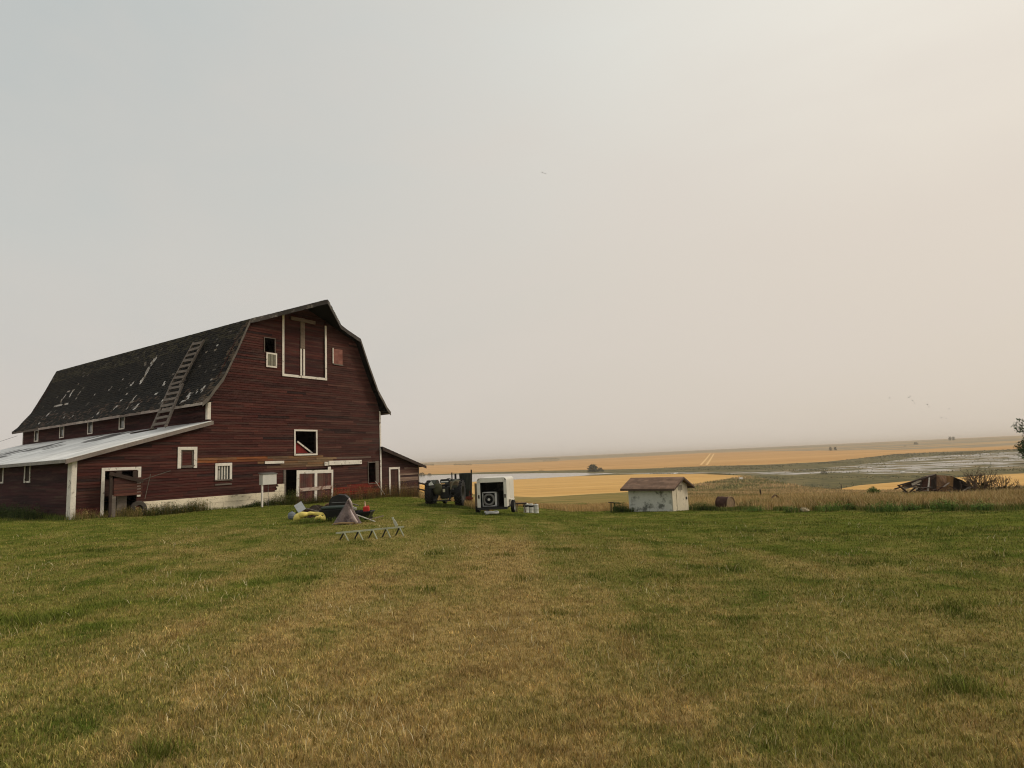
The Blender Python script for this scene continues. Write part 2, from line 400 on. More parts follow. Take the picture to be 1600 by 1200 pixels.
# wheel tracks on the hillside field
def track(pa, pb, wd):
    n = 24; mb = MB(); L = []; Rr = []
    a = hit(*pa); b = hit(*pb)
    d = Vector((b.x-a.x, b.y-a.y, 0)).normalized(); s = Vector((d.y, -d.x, 0))*wd/2
    vs = []
    for i in range(n+1):
        p = a.lerp(b, i/n)
        for q in (p-s, p+s): vs.append((q.x, q.y, float(gz(q.x, q.y))+.25))
    mb.add(vs, [(2*i, 2*i+1, 2*i+3, 2*i+2) for i in range(n)]); o = mb.build('field_track', pmat('pale_track', lin(226, 188, 122), var=.1), fix=False); tag(o, kind='structure')
track((1095, 726.5), (1110, 709), 3.5); track((1104, 726.5), (1115.5, 709), 3.5)

# ------------------------------------------------------------------ blades
BARN_TH = .5878; BO = Vector((-15.836, 32.262, -1.971+EYE))
def barn_local(x, y):
    s, c = math.sin(BARN_TH), math.cos(BARN_TH); dx, dy = x-BO.x, y-BO.y
    return dx*s+dy*c, -dx*c+dy*s
def blades(name, x, y, h, wd, mat, tint, dry=None, lean=.5, z0=None, bend=.5, label=None, cat=None, group=None, curl=True):
    n = len(x); z = gz(x, y) if z0 is None else z0
    a = rng.uniform(0, 2*math.pi, n); l = h*lean*rng.uniform(.1, 1, n); la = rng.uniform(0, 2*math.pi, n)
    px, py = np.cos(a)*wd/2, np.sin(a)*wd/2; lx, ly = np.cos(la)*l, np.sin(la)*l
    V = np.empty((n, 5, 3))
    V[:, 0] = np.stack([x-px, y-py, z-.01], 1); V[:, 1] = np.stack([x+px, y+py, z-.01], 1)
    V[:, 2] = np.stack([x+px*.8+lx*.35, y+py*.8+ly*.35, z+h*.55], 1); V[:, 3] = np.stack([x-px*.8+lx*.35, y-py*.8+ly*.35, z+h*.55], 1)
    V[:, 4] = np.stack([x+lx, y+ly, z+h*.95], 1)
    me = bpy.data.meshes.new(name); me.vertices.add(n*5); me.vertices.foreach_set('co', V.astype(np.float32).ravel())
    b = (np.arange(n)*5)[:, None]
    li = np.concatenate([b+np.array([[0, 1, 2, 3]]), b+np.array([[3, 2, 4]])], 1).astype(np.int32)
    me.loops.add(n*7); me.loops.foreach_set('vertex_index', li.ravel())
    me.polygons.add(n*2)
    ls = np.stack([np.arange(n)*7, np.arange(n)*7+4], 1).astype(np.int32); me.polygons.foreach_set('loop_start', ls.ravel())
    me.update(calc_edges=True); me.validate()
    at_ = me.attributes.new('tint', 'FLOAT_COLOR', 'POINT'); tt = np.ones((n, 5, 4), np.float32); tt[:, :, :3] = tint[:, None, :]; at_.data.foreach_set('color', tt.ravel())
    if dry is not None:
        ad = me.attributes.new('dry', 'FLOAT', 'POINT'); ad.data.foreach_set('value', np.repeat(dry, 5).astype(np.float32))
    me.materials.append(mat)
    o = bpy.data.objects.new(name, me); COL.objects.link(o)
    if cat: tag(o, label, cat, group)
    else: tag(o, label, None, None, 'stuff')
    return o
def clear_mask(x, y):
    u, v = barn_local(x, y); return ~((u > -6.2) & (u < 12.2) & (v > -.05))
# weed clumps in the lawn: (px, py, radius m, strength)
CL = [(478, 906, .42, 1), (50, 975, .55, .9), (245, 1182, .22, 1), (675, 866, .4, 1), (788, 868, .35, 1), (1153, 970, .25, 1.), (1475, 955, .5, .7), (590, 922, .3, .8), (820, 905, .3, .8), (700, 905, .25, .7), (560, 850, .5, .7), (160, 860, .6, .7), (60, 850, .6, .6), (300, 870, .4, .6), (930, 900, .3, .6), (1130, 890, .5, .7), (1350, 880, .5, .6), (1180, 830, .8, .7), (1450, 835, .8, .7), (1540, 870, .5, .7), (860, 960, .25, .5), (1500, 1080, .3, .7), (668, 922, .3, .8), (505, 875, .4, .6),
      (1285, 817, .8, .8), (1385, 805, .9, 1), (1240, 800, .6, 1), (1330, 835, .7, .6), (880, 860, .6, .6), (1060, 903, .5, .6), (1510, 830, .8, .7), (980, 985, .35, .5), (1420, 795, .9, 1), (1545, 800, .8, .9), (1075, 818, .7, .8), (750, 890, .4, .6), (965, 828, .5, .7), (1225, 845, .6, .7), (1000, 845, .5, .6)]
CLW = [(*hit(p, q)[:2], r*.72, min(1, s*1.25)) for p, q, r, s in CL]
def clumpiness(x, y):
    c = np.zeros(len(x))
    for cx, cy, r, s in CLW: c = np.maximum(c, s*np.exp(-(((x-cx)**2+(y-cy)**2)/(r*(1+.5*np.sin(np.arctan2(y-cy, x-cx)*3+cx*5)))**2)))
    return c
def lawn_blades(n, r0, r1, hs, ws, seed, side=0):
    g = np.random.default_rng(seed)
    r = r0*(r1/r0)**g.random(n); a = g.uniform(-.80, .80, n) if not side else g.uniform(.80, 1.45, n)*np.sign(g.random(n)-.5); x = r*np.sin(a); y = r*np.cos(a)
    k = clear_mask(x, y) & (r < lawn_edge(x, y)+1); x, y, r = x[k], y[k], r[k]; n = len(x)
    c = clumpiness(x+g.normal(0, .05, n), y)
    # tufty height variation
    tn = np.sin(x*7.1+np.sin(y*5.3)*2)*np.cos(y*6.3+np.sin(x*4.7)*2)
    h = hs*(.55+.7*g.random(n))*g.lognormal(-.06, .34, n)*(1+.25*tn)*(1+1.6*c); wd = ws*(1+.16*r)*(.7+.6*g.random(n))
    br = g.uniform(.55, 1.5, n)*(1-.25*np.clip(c, 0, 1))*(1+.22*(1-sstep(4, 16, r)))
    pale = g.random(n) < .05; br[pale] *= 1.5
    tint = np.stack([br*g.uniform(.93, 1.1, n), br, br*g.uniform(.8, 1.15, n)], 1)
    dry = np.clip(dryness(x, y)-1.1*c+g.normal(0, .22, n), -.3, 1)
    return x, y, h, wd, tint, dry
x, y, h, wd, tint, dry = lawn_blades(620000, 3.3, 46, .033, .0032, 3)
blades('grass', x, y, h, wd, M['blade'], tint, dry, lean=1.0)
x, y, h, wd, tint, dry = lawn_blades(200000, 3.3, 40, .040, .0045, 13, 1)
blades('grass', x, y, h, wd, M['blade'], tint, dry, lean=1.0)
def stalks(n, seed):          # thin pale dead stalks and seed stems standing above the turf
    g = np.random.default_rng(seed); r = 3.4*(26/3.4)**g.random(n); a = g.uniform(-.8, .8, n); x = r*np.sin(a); y = r*np.cos(a)
    k = clear_mask(x, y) & (np.sin(x*1.9+np.sin(y*1.1)*2)+np.cos(y*1.7+x)*.8+g.normal(0, .4, n) > .6); x, y, r = x[k], y[k], r[k]; n = len(x)
    c = np.array([lin(*q) for q in ((206, 188, 142), (186, 160, 110), (168, 150, 100), (222, 208, 170))])[g.integers(0, 4, n)]*g.uniform(.7, 1.1, n)[:, None]
    return blades('dead_stalks', x, y, g.uniform(.05, .12, n), .0022*(1+.2*r), M['plant'], c, lean=1.3)


M['plant'] = pmat('dry_and_green_plants', (1, 1, 1), var=.15, rough=.9, spec=.1, world=True)
def tallgrass(name, x, y, hs, wd, cols_, seed, lean=.5, label=None):
    g = np.random.default_rng(seed); n = len(x)
    cc = np.array([lin(*c) for c in cols_]); k = g.integers(0, len(cc), n); t = cc[k]*g.uniform(.7, 1.3, n)[:, None]
    return blades(name, x, y, hs*g.uniform(.5, 1.15, n), wd*g.uniform(.6, 1.4, n), M['plant'], t, lean=lean, label=label)
STRAW = [(206, 178, 128), (186, 156, 106), (166, 134, 88), (214, 190, 140), (150, 136, 78)]
GREENS = [(84, 102, 44), (104, 116, 52), (120, 122, 62), (72, 90, 42)]
def belt(pa, pb, n, depth, seed, off=0):
    g = np.random.default_rng(seed); d0 = ray(pa, 760); d1 = ray(pb, 760)
    a = g.uniform(math.atan2(d0.x, d0.y), math.atan2(d1.x, d1.y), n)
    e = np.interp(a, AZ, RR[:, 0]); r = e+off+depth*g.random(n)**1.2+g.normal(0, .35, n)
    return r*np.sin(a), r*np.cos(a)
stalks(16000, 77)
x, y = belt(1075, 1660, 60000, 22, 21, .3)
nz = .5+.65*np.sin(x*.35+1.3*np.sin(y*.3))*np.cos(y*.41)+.25*np.sin(x*1.7+y)
tallgrass('tall_grass', x, y, .24+.42*np.clip(nz, .1, 1.1), .02, STRAW, 5)
x, y = belt(1240, 1660, 32000, 6, 24, -.2)
nz = .5+.5*np.sin(x*.8+1.7*np.sin(y*.5+x*.21))*np.cos(y*.6+x*.33)
tallgrass('tall_grass', x, y, .30+.42*nz, .02, STRAW[1:]+[(116, 108, 66)], 15, lean=.8)
x, y = belt(780, 985, 17000, 9, 22, -.1); tallgrass('tall_grass', x, y, .35, .02, [(196, 168, 118), (178, 148, 96), (188, 160, 108)], 6)
x, y = belt(655, 780, 9000, 6, 23, .2); tallgrass('tall_grass', x, y, .42, .02, STRAW, 7)
x, y = belt(1080, 1660, 22000, 1.6, 27, -.8); m = (np.sin(x*1.3+np.sin(y)*2)+np.cos(x*.47+y*.3) > -.4); tallgrass('weeds', x[m], y[m], .24, .022, GREENS+[(140, 130, 76)], 8)
def meadow_tufts(n, seed):
    g = np.random.default_rng(seed); d0 = ray(1060, 760); d1 = ray(1690, 760)
    a = g.uniform(math.atan2(d0.x, d0.y), math.atan2(d1.x, d1.y), n); e = np.interp(a, AZ, RR[:, 0])+14; f = np.maximum(np.interp(a, AZ, RR[:, 1])-6, e+4)
    r = e*(f/e)**g.random(n); x, y = r*np.sin(a), r*np.cos(a)
    m = np.sin(x*.11+2*np.sin(y*.05))*np.cos(y*.07+np.sin(x*.09)*1.7)+g.normal(0, .45, n)
    pal = np.array([lin(*c) for c in ((206, 176, 130), (190, 158, 112), (172, 150, 104), (142, 136, 88), (112, 114, 68))])
    k = np.clip((m+1.1)/2.2*5, 0, 4.99).astype(int); t = pal[k]*g.uniform(.65, 1.25, n)[:, None]
    hh = (.25+.0026*r)*g.uniform(.4, 1.2, n)
    return blades('meadow_grass', x, y, hh, .012+.0011*r, M['plant'], t, lean=.7)
meadow_tufts(90000, 29)
def far_tufts(n, ka, kb, seed, pa=1000, pb=1660):
    g = np.random.default_rng(seed); d0 = ray(pa, 730); d1 = ray(pb, 730); a = g.uniform(math.atan2(d0.x, d0.y), math.atan2(d1.x, d1.y), n)
    ra = np.interp(a, AZ, RR[:, ka]); rb = np.interp(a, AZ, RR[:, kb]); r = ra+(rb-ra)*g.random(n); x, y = r*np.sin(a), r*np.cos(a)
    keep = (np.sin(x*.031+2*np.sin(y*.017))*np.cos(y*.023+np.sin(x*.027)*1.7)+g.normal(0, .5, n) > .55) & (rb-ra > 8) & (g.random(n) < sstep(a.min(), a.min()+.12, a)); x, y, r = x[keep], y[keep], r[keep]; n = len(x)
    pal = np.array([lin(*c) for c in ((120, 116, 80), (98, 100, 68), (84, 88, 58), (150, 132, 96))]); t = pal[g.integers(0, 4, n)]*g.uniform(.7, 1.15, n)[:, None]
    return blades('scrub', x, y, g.uniform(.25, .85, n)*(r/600)**.5, .0013*r, M['plant'], t, lean=.8)
far_tufts(26000, 2, 3, 91); far_tufts(16000, 4, 5, 92); far_tufts(9000, 3, 4, 93, 1180)

def leafy(name, cx, cy, rx, ry, h, n, colors, seed, leaf=.05, z0=None):
    """a weedy stand: stems with small leaves"""
    g = random.Random(seed); mb = MB()
    for i in range(n):
        px = cx+g.gauss(0, .5)*rx; py = cy+g.gauss(0, .5)*ry; z = float(gz(px, py)) if z0 is None else z0; hh = h*g.uniform(.5, 1.15)
        c = lin(*g.choice(colors)); k = g.uniform(1.3, 2.3); c = tuple(q*k for q in c)
        lx, ly = g.gauss(0, .18)*hh, g.gauss(0, .18)*hh
        mb.add([(px-.006, py, z), (px+.006, py, z), (px+lx, py+ly, z+hh)], [(0, 1, 2)], c)
        for q in range(9):
            t = g.uniform(.15, 1); a = g.uniform(0, 6.28); s = leaf*g.uniform(.6, 1.5); bx, by, bz = px+lx*t, py+ly*t, z+hh*t
            dx, dy, dz = math.cos(a)*s, math.sin(a)*s, g.uniform(-.3, .8)*s
            mb.add([(bx, by, bz), (bx+dx*.6-dy*.3, by+dy*.6+dx*.3, bz+dz*.6), (bx+dx*1.4, by+dy*1.4, bz+dz), (bx+dx*.6+dy*.3, by+dy*.6-dx*.3, bz+dz*.4)], [(0, 1, 2, 3)], c)
    return mb, n
def weeds_along(name, path, width, h, n, colors, seed, leaf=.05):
    """stand of weeds along ground path (world xy list)"""
    g = random.Random(seed); big = MB()
    for i in range(n):
        k = g.randrange(len(path)-1); t = g.random(); a = path[k]; b = path[k+1]
        cx = a[0]+(b[0]-a[0])*t; cy = a[1]+(b[1]-a[1])*t
        mb, _ = leafy('', cx, cy, width, width, h*(.6+.6*abs(math.sin(cx*1.7+cy))), 2, colors, g.randrange(10**9), leaf)
        big.add(mb.v, mb.f); big.c[-len(mb.f):] = mb.c
    o = big.build(name, M['plant'], fix=False); return tag(o, kind='stuff')

# ------------------------------------------------------------------ the barn
K = 1.1
Wd, He, HB, BB, LL, LW, HL, HL2, HR, HOOD = 12.1, 5.76, 10.2, 2.0, 24.15, 6.08, 2.88, 4.58, 11.83, 2.1
def fu(px, py, v=0.0):      # pixel -> (u, w) on the gable plane
    d = ray(px, py); s, c = math.sin(BARN_TH), math.cos(BARN_TH); n = Vector((-c, s, 0)); o = BO+n*v
    t = (o-Vector((0, 0, EYE))).dot(n)/d.dot(n); X = Vector((0, 0, EYE))+d*t; q = X-BO
    return q.x*s+q.y*c, q.z
def sv(px, py, u=0.0):      # pixel -> (v, w) on the long side wall
    d = ray(px, py); s, c = math.sin(BARN_TH), math.cos(BARN_TH); n = Vector((s, c, 0)); o = BO+n*u
    t = (o-Vector((0, 0, EYE))).dot(n)/d.dot(n); X = Vector((0, 0, EYE))+d*t; q = X-BO
    return -q.x*c+q.y*s, q.z
def fr(x0, y0, x1, y1):     # pixel box -> u0,u1,w0,w1
    a = fu(x0, y1); b = fu(x1, y0); c = fu(x0, y0); d = fu(x1, y1)
    return ((a[0]+c[0])/2, (b[0]+d[0])/2, (a[1]+d[1])/2, (b[1]+c[1])/2)
barn = empty('barn', BO, 'old red gambrel roofed barn with long lean-to on its left side and white painted trim', 'barn', rz=math.pi/2-BARN_TH)
def siding_col(u, w_):
    base = [(74, 34, 29), (68, 31, 27), (78, 37, 31), (62, 30, 27), (70, 37, 32), (84, 46, 39)]
    c = rnd.choice(base)
    if u > 7.5: c = tuple(int(.62*a+.38*b) for a, b in zip(c, (76, 50, 44)))
    if u > 5 and rnd.random() < .07: c = (92, 58, 50)
    if rnd.random() < .06: c = (46, 26, 25)
    if u > 7 and rnd.random() < .012: c = (112, 96, 86)
    return c
def clap(mb, outline, w0, w1, openings, h=.135, colf=siding_col, axis='u', off=0., flip=1, minw=.0, lens=(1.8, 4.8)):
    """lap siding: outline(w) -> (u0,u1); axis 'u' = gable plane y=off, axis 'v' = side wall x=off. flip=1: outside towards -y / -x"""
    k = 0; w_ = w0
    while w_ < w1-.01:
        hi = min(w_+h, w1); m = (w_+hi)/2; a0, b0 = outline(w_+.001); a1_, b1_ = outline(hi-.001)
        cuts = sorted([(o[0], o[1]) for o in openings if o[2] < m < o[3]])
        segs = []; cur = None
        lo, up = min(a0, a1_), max(b0, b1_); s0 = lo
        for ca, cb in cuts:
            if ca > s0: segs.append((s0, min(ca, up)))
            s0 = max(s0, cb)
        if s0 < up: segs.append((s0, up))
        for sa, sb in segs:
            if sb-sa < .02: continue
            x_ = sa
            while x_ < sb-.02:
                nx = x_+rnd.uniform(*lens)
                if nx > sb-.5: nx = sb
                c = lin(*colf((x_+nx)/2, m)); kk = rnd.uniform(.86, 1.14); c = tuple(q*kk for q in c)
                j = rnd.uniform(-.004, .004); ob = .034+rnd.uniform(0, .006); ot = .010
                # trapezoid ends where the outline slopes
                xa0, xa1 = (a0, a1_) if abs(x_-lo) < 1e-6 else (x_, x_); xb0, xb1 = (b0, b1_) if abs(nx-up) < 1e-6 else (nx-.004, nx-.004)
                if xb0 < xa0: xb0 = xa0+.01
                if xb1 < xa1: xb1 = xa1+.01
                P = [(xa0, -ob, w_+j-.006), (xb0, -ob, w_+j*.5-.006), (xb0, .02, w_), (xa0, .02, w_), (xa1, -ot, hi+j+.004), (xb1, -ot, hi+.004), (xb1, .02, hi), (xa1, .02, hi)]
                if axis == 'u': P = [(p[0], off+p[1]*flip, p[2]) for p in P]
                else: P = [(off+p[1]*flip, p[0], p[2]) for p in P]
                mb.hexa(P, c); x_ = nx
        w_ = hi; k += 1
def prof_u(w_):   # left gambrel outline, u at height w
    if w_ <= He: return 0.0
    if w_ <= HB: return BB*((w_-He)/(HB-He))**1.12
    return BB+(Wd/2-BB)*(w_-HB)/(HR-HB)
def front_outline(w_):
    m = prof_u(w_-.0); b = Wd-m
    a = m
    if w_ <= HL: a = -LW
    elif w_ <= HL2: a = -LW*(HL2-w_)/(HL2-HL)
    return (a, b)
SL_O = fr(446, 733.5, 463, 790)           # dark gap beside the sliding door
op = {
 'hay': fr(442, 493, 508, 587), 'loft': fr(413, 529, 428.5, 551), 'shut': fr(520, 546, 534, 569), 'mid': fr(461, 674, 493, 709),
 'wa': fr(282, 703, 302, 731), 'wb': fr(339, 728, 358, 749), 'lean': fr(162, 735, 213, 812), 'slide': (SL_O[0], fu(512, 760)[0], -.5, SL_O[3]), 'narrow': fr(575, 723, 586, 755)}
openings = [op['hay'], op['loft'], op['mid'], op['wa'], op['wb'], op['lean'], op['slide'], op['narrow']]
fnd_top = fu(218, 785)[1]; fnd_u0 = fu(219, 790)[0]; fnd_u1 = fu(443, 770)[0]
pt_band = fu(310, 717); b1_ = fu(306, 714); b2_ = fu(425, 722)
REG = [(fu(320, 719)[0], fu(412, 712)[0], fu(370, 722)[1], fu(370, 715)[1], [(150, 92, 52), (128, 76, 46), (140, 100, 66)]),
       (fu(404, 716)[0], fu(512, 716)[0], fu(480, 729)[1], fu(480, 712.5)[1], [(134, 112, 84), (112, 92, 70), (126, 96, 66), (104, 80, 60)]),
       (fu(537, 760)[0], fu(577, 760)[0], fu(556, 773)[1], fu(556, 757)[1], [(134, 46, 28), (122, 40, 26), (110, 42, 30)]),
       (fu(600-25, 700)[0], Wd, fu(590, 700)[1]-.1, fu(590, 640)[1], [(72, 52, 46), (66, 44, 40)])]
def front_col(u, w_):
    for a, b, c, d, cs in REG:
        if a < u < b and c < w_ < d: return rnd.choice(cs)
    return siding_col(u, w_)
mb = MB()
clap(mb, front_outline, fnd_top, HR-.02, openings, colf=front_col, lens=(1.2, 3.4))
# below foundation height: siding left of the lean-to door and right of the sliding door
clap(mb, lambda w_: (-LW, fnd_u0), -.35, fnd_top, openings, colf=front_col)
clap(mb, lambda w_: (op['slide'][1], Wd), -.4, fnd_top, openings, colf=front_col)
o = mb.build('wall', M['siding'], barn, fix=False); o['label'] = 'weathered red lap siding of the gable end'
mb = MB()
def side_col(u, w_): return rnd.choice([(66, 32, 34), (58, 28, 31), (72, 38, 38), (52, 28, 30)])
SW = []
for px, py in ((58, 681), (97.7, 674.7), (142, 668), (191.7, 660)):
    v_, w_ = sv(px, py); SW.append((v_, w_))
sop = [(v_-.30, v_+.30, w_-.34, w_+.34) for v_, w_ in SW]
clap(mb, lambda w_: (0.03, LL), HL2-.3, He+.2, sop, colf=side_col, axis='v', off=0.0)
mb.build('side_wall', M['siding'], barn, fix=False)
mb = MB()
LSW = []
for px, py, hw in ((44.5, 739, .22), (3, 741, .22)):
    v_, w_ = sv(px, py, -LW); LSW.append((v_, w_))
lop = [(v_-.30, v_+.30, w_-.38, w_+.38) for v_, w_ in LSW]
clap(mb, lambda w_: (0.03, LL), -.8, HL+.05, lop, colf=side_col, axis='v', off=-LW)
o = mb.build('side_wall', M['siding'], barn, fix=False)
mb = MB()
clap(mb, lambda w_: (0, LL), -1.0, He+.1, [], colf=side_col, axis='v', off=Wd, flip=-1, h=.4)
clap(mb, lambda w_: (prof_u(w_) if w_ > HL2 else front_outline(w_)[0], Wd-prof_u(w_)), -1.6, HR-.05, [], colf=side_col, off=LL, flip=-1, h=.3)
mb.box(0.2, .3, .3, LL-.1, -.5, He, col=lin(40, 34, 30)) if False else None
mb.build('rear_wall', M['siding'], barn, fix=False)
mb = MB(); mb.box(-LW+.1, Wd-.1, .1, LL-.1, -.6, -.25, lin(60, 50, 40)); mb.box(.5, Wd-.3, 3.6, LL-.1, 2.6, 2.8, lin(70, 58, 48))
mb.build('floor', M['darkwood'], barn)

# roof
def eave_pts(side):
    pts = [(Wd/2, HR+.12), (BB+.02, HB+.16), (1.28, HB-1.55), (.52, HB-3.15), (.02, He+.62), (-.26, He+.20), (-.60, He-.12)]
    return pts if side < 0 else [(Wd-a, b) for a, b in pts]
def vfront(u):
    t = abs(u-Wd/2)
    return -.5 if t > 2.4 else -.5-(HOOD-.5)*(1-t/2.4)
def resample(pts, step):
    out = [pts[0]]; 
    for a, b in zip(pts[:-1], pts[1:]):
        L = math.hypot(b[0]-a[0], b[1]-a[1]); n = max(1, round(L/step))
        for i in range(1, n+1): out.append((a[0]+(b[0]-a[0])*i/n, a[1]+(b[1]-a[1])*i/n))
    return out
def roof_uv(px, py):    # pixel -> (v, w) on left lower slope approx (u varies)
    u = .8
    for _ in range(8):
        v_, w_ = sv(px, py, u); u = prof_u(min(w_, HB))
    return v_, w_
BARE = []     # slanting streaks of lost shingles: (v, w, half width, half height, density)
for (px, py, rv, rw, p) in ((224, 588, .12, .55, .95), (232, 574, .13, .55, .95), (240, 563, .16, .35, .9), (228, 566, .10, .25, .7), (218, 597, .08, .35, .8),
    (94, 633, 1.1, .08, .8), (104, 614, .25, .14, .8), (98, 622, .10, .5, .8), (110, 615, .12, .5, .7), (117, 606, .10, .3, .8), (127, 608, .1, .4, .7), (143, 600, .08, .45, .6), (116, 625, .08, .3, .7),
    (213, 622, .10, .30, .8), (222, 634, .12, .3, .7), (208, 636, .12, .3, .7), (185, 641, .1, .3, .5), (160, 648, .1, .3, .5), (120, 650, .1, .3, .5), (105, 656, .2, .2, .4), (70, 660, .2, .2, .4),
    (229, 580, .2, .12, .7), (236, 566, .22, .1, .7), (150, 612, .07, .3, .7), (172, 606, .07, .25, .7), (205, 600, .06, .3, .6), (255, 600, .06, .3, .6), (196, 618, .06, .3, .7), (134, 628, .07, .3, .6), (80, 645, .1, .3, .6), (352, 560, .05, .3, .7), (348, 590, .06, .4, .8), (340, 600, .05, .3, .7), (325, 545, .05, .35, .9), (337, 543, .05, .35, .9), (312, 615, .10, .5, .8), (324, 604, .10, .5, .7), (300, 622, .2, .3, .5), (270, 556, .08, .2, .6), (245, 580, .05, .2, .5), (190, 593, .05, .2, .5), (246, 620, .3, .25, .3), (262, 628, .4, .2, .4)):
    v_, w_ = roof_uv(px, py); BARE.append((v_, w_, rv, rw, p))
for side, nm in ((-1, 'left'), (1, 'right')):
    pts = resample(eave_pts(side), .155); mb = MB(); dk = MB()
    for i in range(len(pts)-1):
        (u0, z0), (u1, z1) = pts[i], pts[i+1]
        nx, nz_ = (z0-z1), (u1-u0)
        if side < 0: nx, nz_ = -(z0-z1), -(u1-u0)
        if nz_ < 0: nx, nz_ = -nx, -nz_
        L = math.hypot(nx, nz_); nx /= L; nz_ /= L
        va = vfront((u0+u1)/2); v_ = va
        # deck
        c = lin(72, 64, 58)
        T0, T1 = .03, .07
        dk.hexa([(u0-nx*T1, vfront(u0)+.03, z0-nz_*T1), (u1-nx*T1, vfront(u1)+.03, z1-nz_*T1), (u1-nx*T1, LL+.42, z1-nz_*T1), (u0-nx*T1, LL+.42, z0-nz_*T1),
                 (u0-nx*T0, vfront(u0)+.03, z0-nz_*T0), (u1-nx*T0, vfront(u1)+.03, z1-nz_*T0), (u1-nx*T0, LL+.42, z1-nz_*T0), (u0-nx*T0, LL+.42, z0-nz_*T0)], c)
        while v_ < LL+.45:
            nv = min(v_+rnd.uniform(.14, .34), LL+.45); m = (v_+nv)/2; zm = (z0+z1)/2
            bare = False
            if side < 0:
                for bv, bw, rv, rw, p in BARE:
                    q = math.exp(-((m-bv+.12*(zm-bw))/rv)**2-((zm-bw)/rw)**2)
                    if q > .32 and rnd.random() < p: bare = True
            if bare:
                c = lin(*rnd.choice([(206, 200, 194), (180, 172, 164), (140, 130, 118), (216, 212, 206)])); th = -.012
            else:
                c = lin(*rnd.choice([(30, 29, 26), (26, 25, 23), (36, 34, 29), (22, 21, 20), (40, 36, 31)])); th = rnd.uniform(.006, .016)
                if zm < He+.9 and rnd.random() < .25: c = lin(*rnd.choice([(74, 62, 52), (86, 70, 60)]))
                if zm > HB-.9 and rnd.random() < .5: c = lin(60, 56, 42)
                if m < .3 and zm < HB and side < 0 and rnd.random() < .5: c = lin(88, 74, 60)
                if rnd.random() < .009: c = lin(96, 90, 84)
            j = rnd.uniform(-.02, .03)*(1 if not bare else 0)
            # lower edge lifted
            dx_, dz_ = (u1-u0)/max(1e-6, math.hypot(u1-u0, z1-z0)), (z1-z0)/max(1e-6, math.hypot(u1-u0, z1-z0))
            up, lo = th*.3, th+.008
            mb.hexa([(u0-nx*.025, v_, z0-nz_*.025), (u1+dx_*j-nx*.025, v_, z1+dz_*j-nz_*.025), (u1+dx_*j-nx*.025, nv-.006, z1+dz_*j-nz_*.025), (u0-nx*.025, nv-.006, z0-nz_*.025),
                     (u0+nx*up, v_, z0+nz_*up), (u1+dx_*j+nx*lo, v_, z1+dz_*j+nz_*lo), (u1+dx_*j+nx*lo, nv-.006, z1+dz_*j+nz_*lo), (u0+nx*up, nv-.006, z0+nz_*up)], c)
            v_ = nv
    r_ = mb.build('roof', M['shingle'], barn, fix=False); r_['label'] = 'dark mossy shingles with pale bare patches' if side < 0 else 'dark shingles of the far slope'
    dk.build('roof_deck', M['deck'], r_)
    # rake boards on the front
    rk = MB(); pp = eave_pts(side)
    fine = resample(pp, .6)
    for a, b in zip(fine[:-1], fine[1:]):
        va, vb = vfront(a[0]), vfront(b[0]); hgt = .26
        rk.hexa([(a[0], va-.02, a[1]-hgt), (b[0], vb-.02, b[1]-hgt*.9), (b[0], vb+.02, b[1]-hgt*.9), (a[0], va+.02, a[1]-hgt), (a[0], va-.02, a[1]+.0), (b[0], vb-.02, b[1]+.0), (b[0], vb+.02, b[1]+.0), (a[0], va+.02, a[1]+.0)], lin(96, 90, 84) if a[1] < HB+.2 else lin(66, 62, 60))
    rk.build('rake_board', pmat('worn_rake_paint', (1, 1, 1), var=.25, scale=2, patch=lin(128, 122, 114), patch_thr=(.55, .65)), r_, fix=True)
    ev = MB(); e = pp[-1]; e2 = pp[-2]
    sg = -1 if side < 0 else 1
    k = -.5
    while k < LL+.4:
        k2 = min(k+rnd.uniform(2, 4), LL+.45); c = lin(*rnd.choice([(150, 138, 132), (120, 108, 102), (168, 158, 150)])) if k < LL*.72 else lin(92, 84, 78)
        ev.box(min(e[0], e[0]-sg*.03), max(e[0], e[0]-sg*.03), k, k2-.01, e[1]-.16, e[1]-.012, c); k = k2
    ev.build('eave_board', M['white' if False else 'greywood'] if False else pmat('eave_paint', (1, 1, 1), var=.3, scale=2), r_)
# soffits close the overhang between wall and eave
mb = MB()
for sg, u0 in ((-1, 0), (1, Wd)):
    mb.box(min(u0, u0+sg*.56), max(u0, u0+sg*.56), -.46, LL+.4, He-.09, He-.06, lin(80, 60, 54))
mb.build('soffit', M['darkwood'], barn)

# lean-to roof
mb = MB(); ex = .42; sl = (HL2-HL)/LW
def lr(u): return HL2+.10+sl*u*1.0
u_e = -LW-ex; v_ = -.38; 
pw = .62; vv = -.38
while vv < LL+.3:
    nv = min(vv+pw, LL+.3)
    u_ = u_e
    while u_ < -.02:
        nu = min(u_+rnd.uniform(.7, 1.5), -.01); g_ = rnd.uniform(.8, 1.1); c = tuple(q*g_ for q in lin(226, 226, 224)); um_ = (u_+nu)/2
        if (-2.9 < um_ < -.6 and 6.5 < vv < 16 and rnd.random() < .62) or (-5 < um_ < -2.6 and vv > 13 and rnd.random() < .5): c = lin(*rnd.choice([(92, 90, 88), (112, 110, 108), (78, 76, 76)]))
        mb.hexa([(u_, vv, lr(u_)-.01), (nu, vv, lr(nu)-.01), (nu, nv-.012, lr(nu)-.01), (u_, nv-.012, lr(u_)-.01), (u_, vv, lr(u_)+.012), (nu, vv, lr(nu)+.012), (nu, nv-.012, lr(nu)+.012), (u_, nv-.012, lr(u_)+.012)], c); u_ = nu
    vv = nv
lroof = mb.build('lean_to_roof', M['leanroof'], barn, fix=False); lroof['label'] = 'pale sheet roof of the lean-to with dark worn patches'
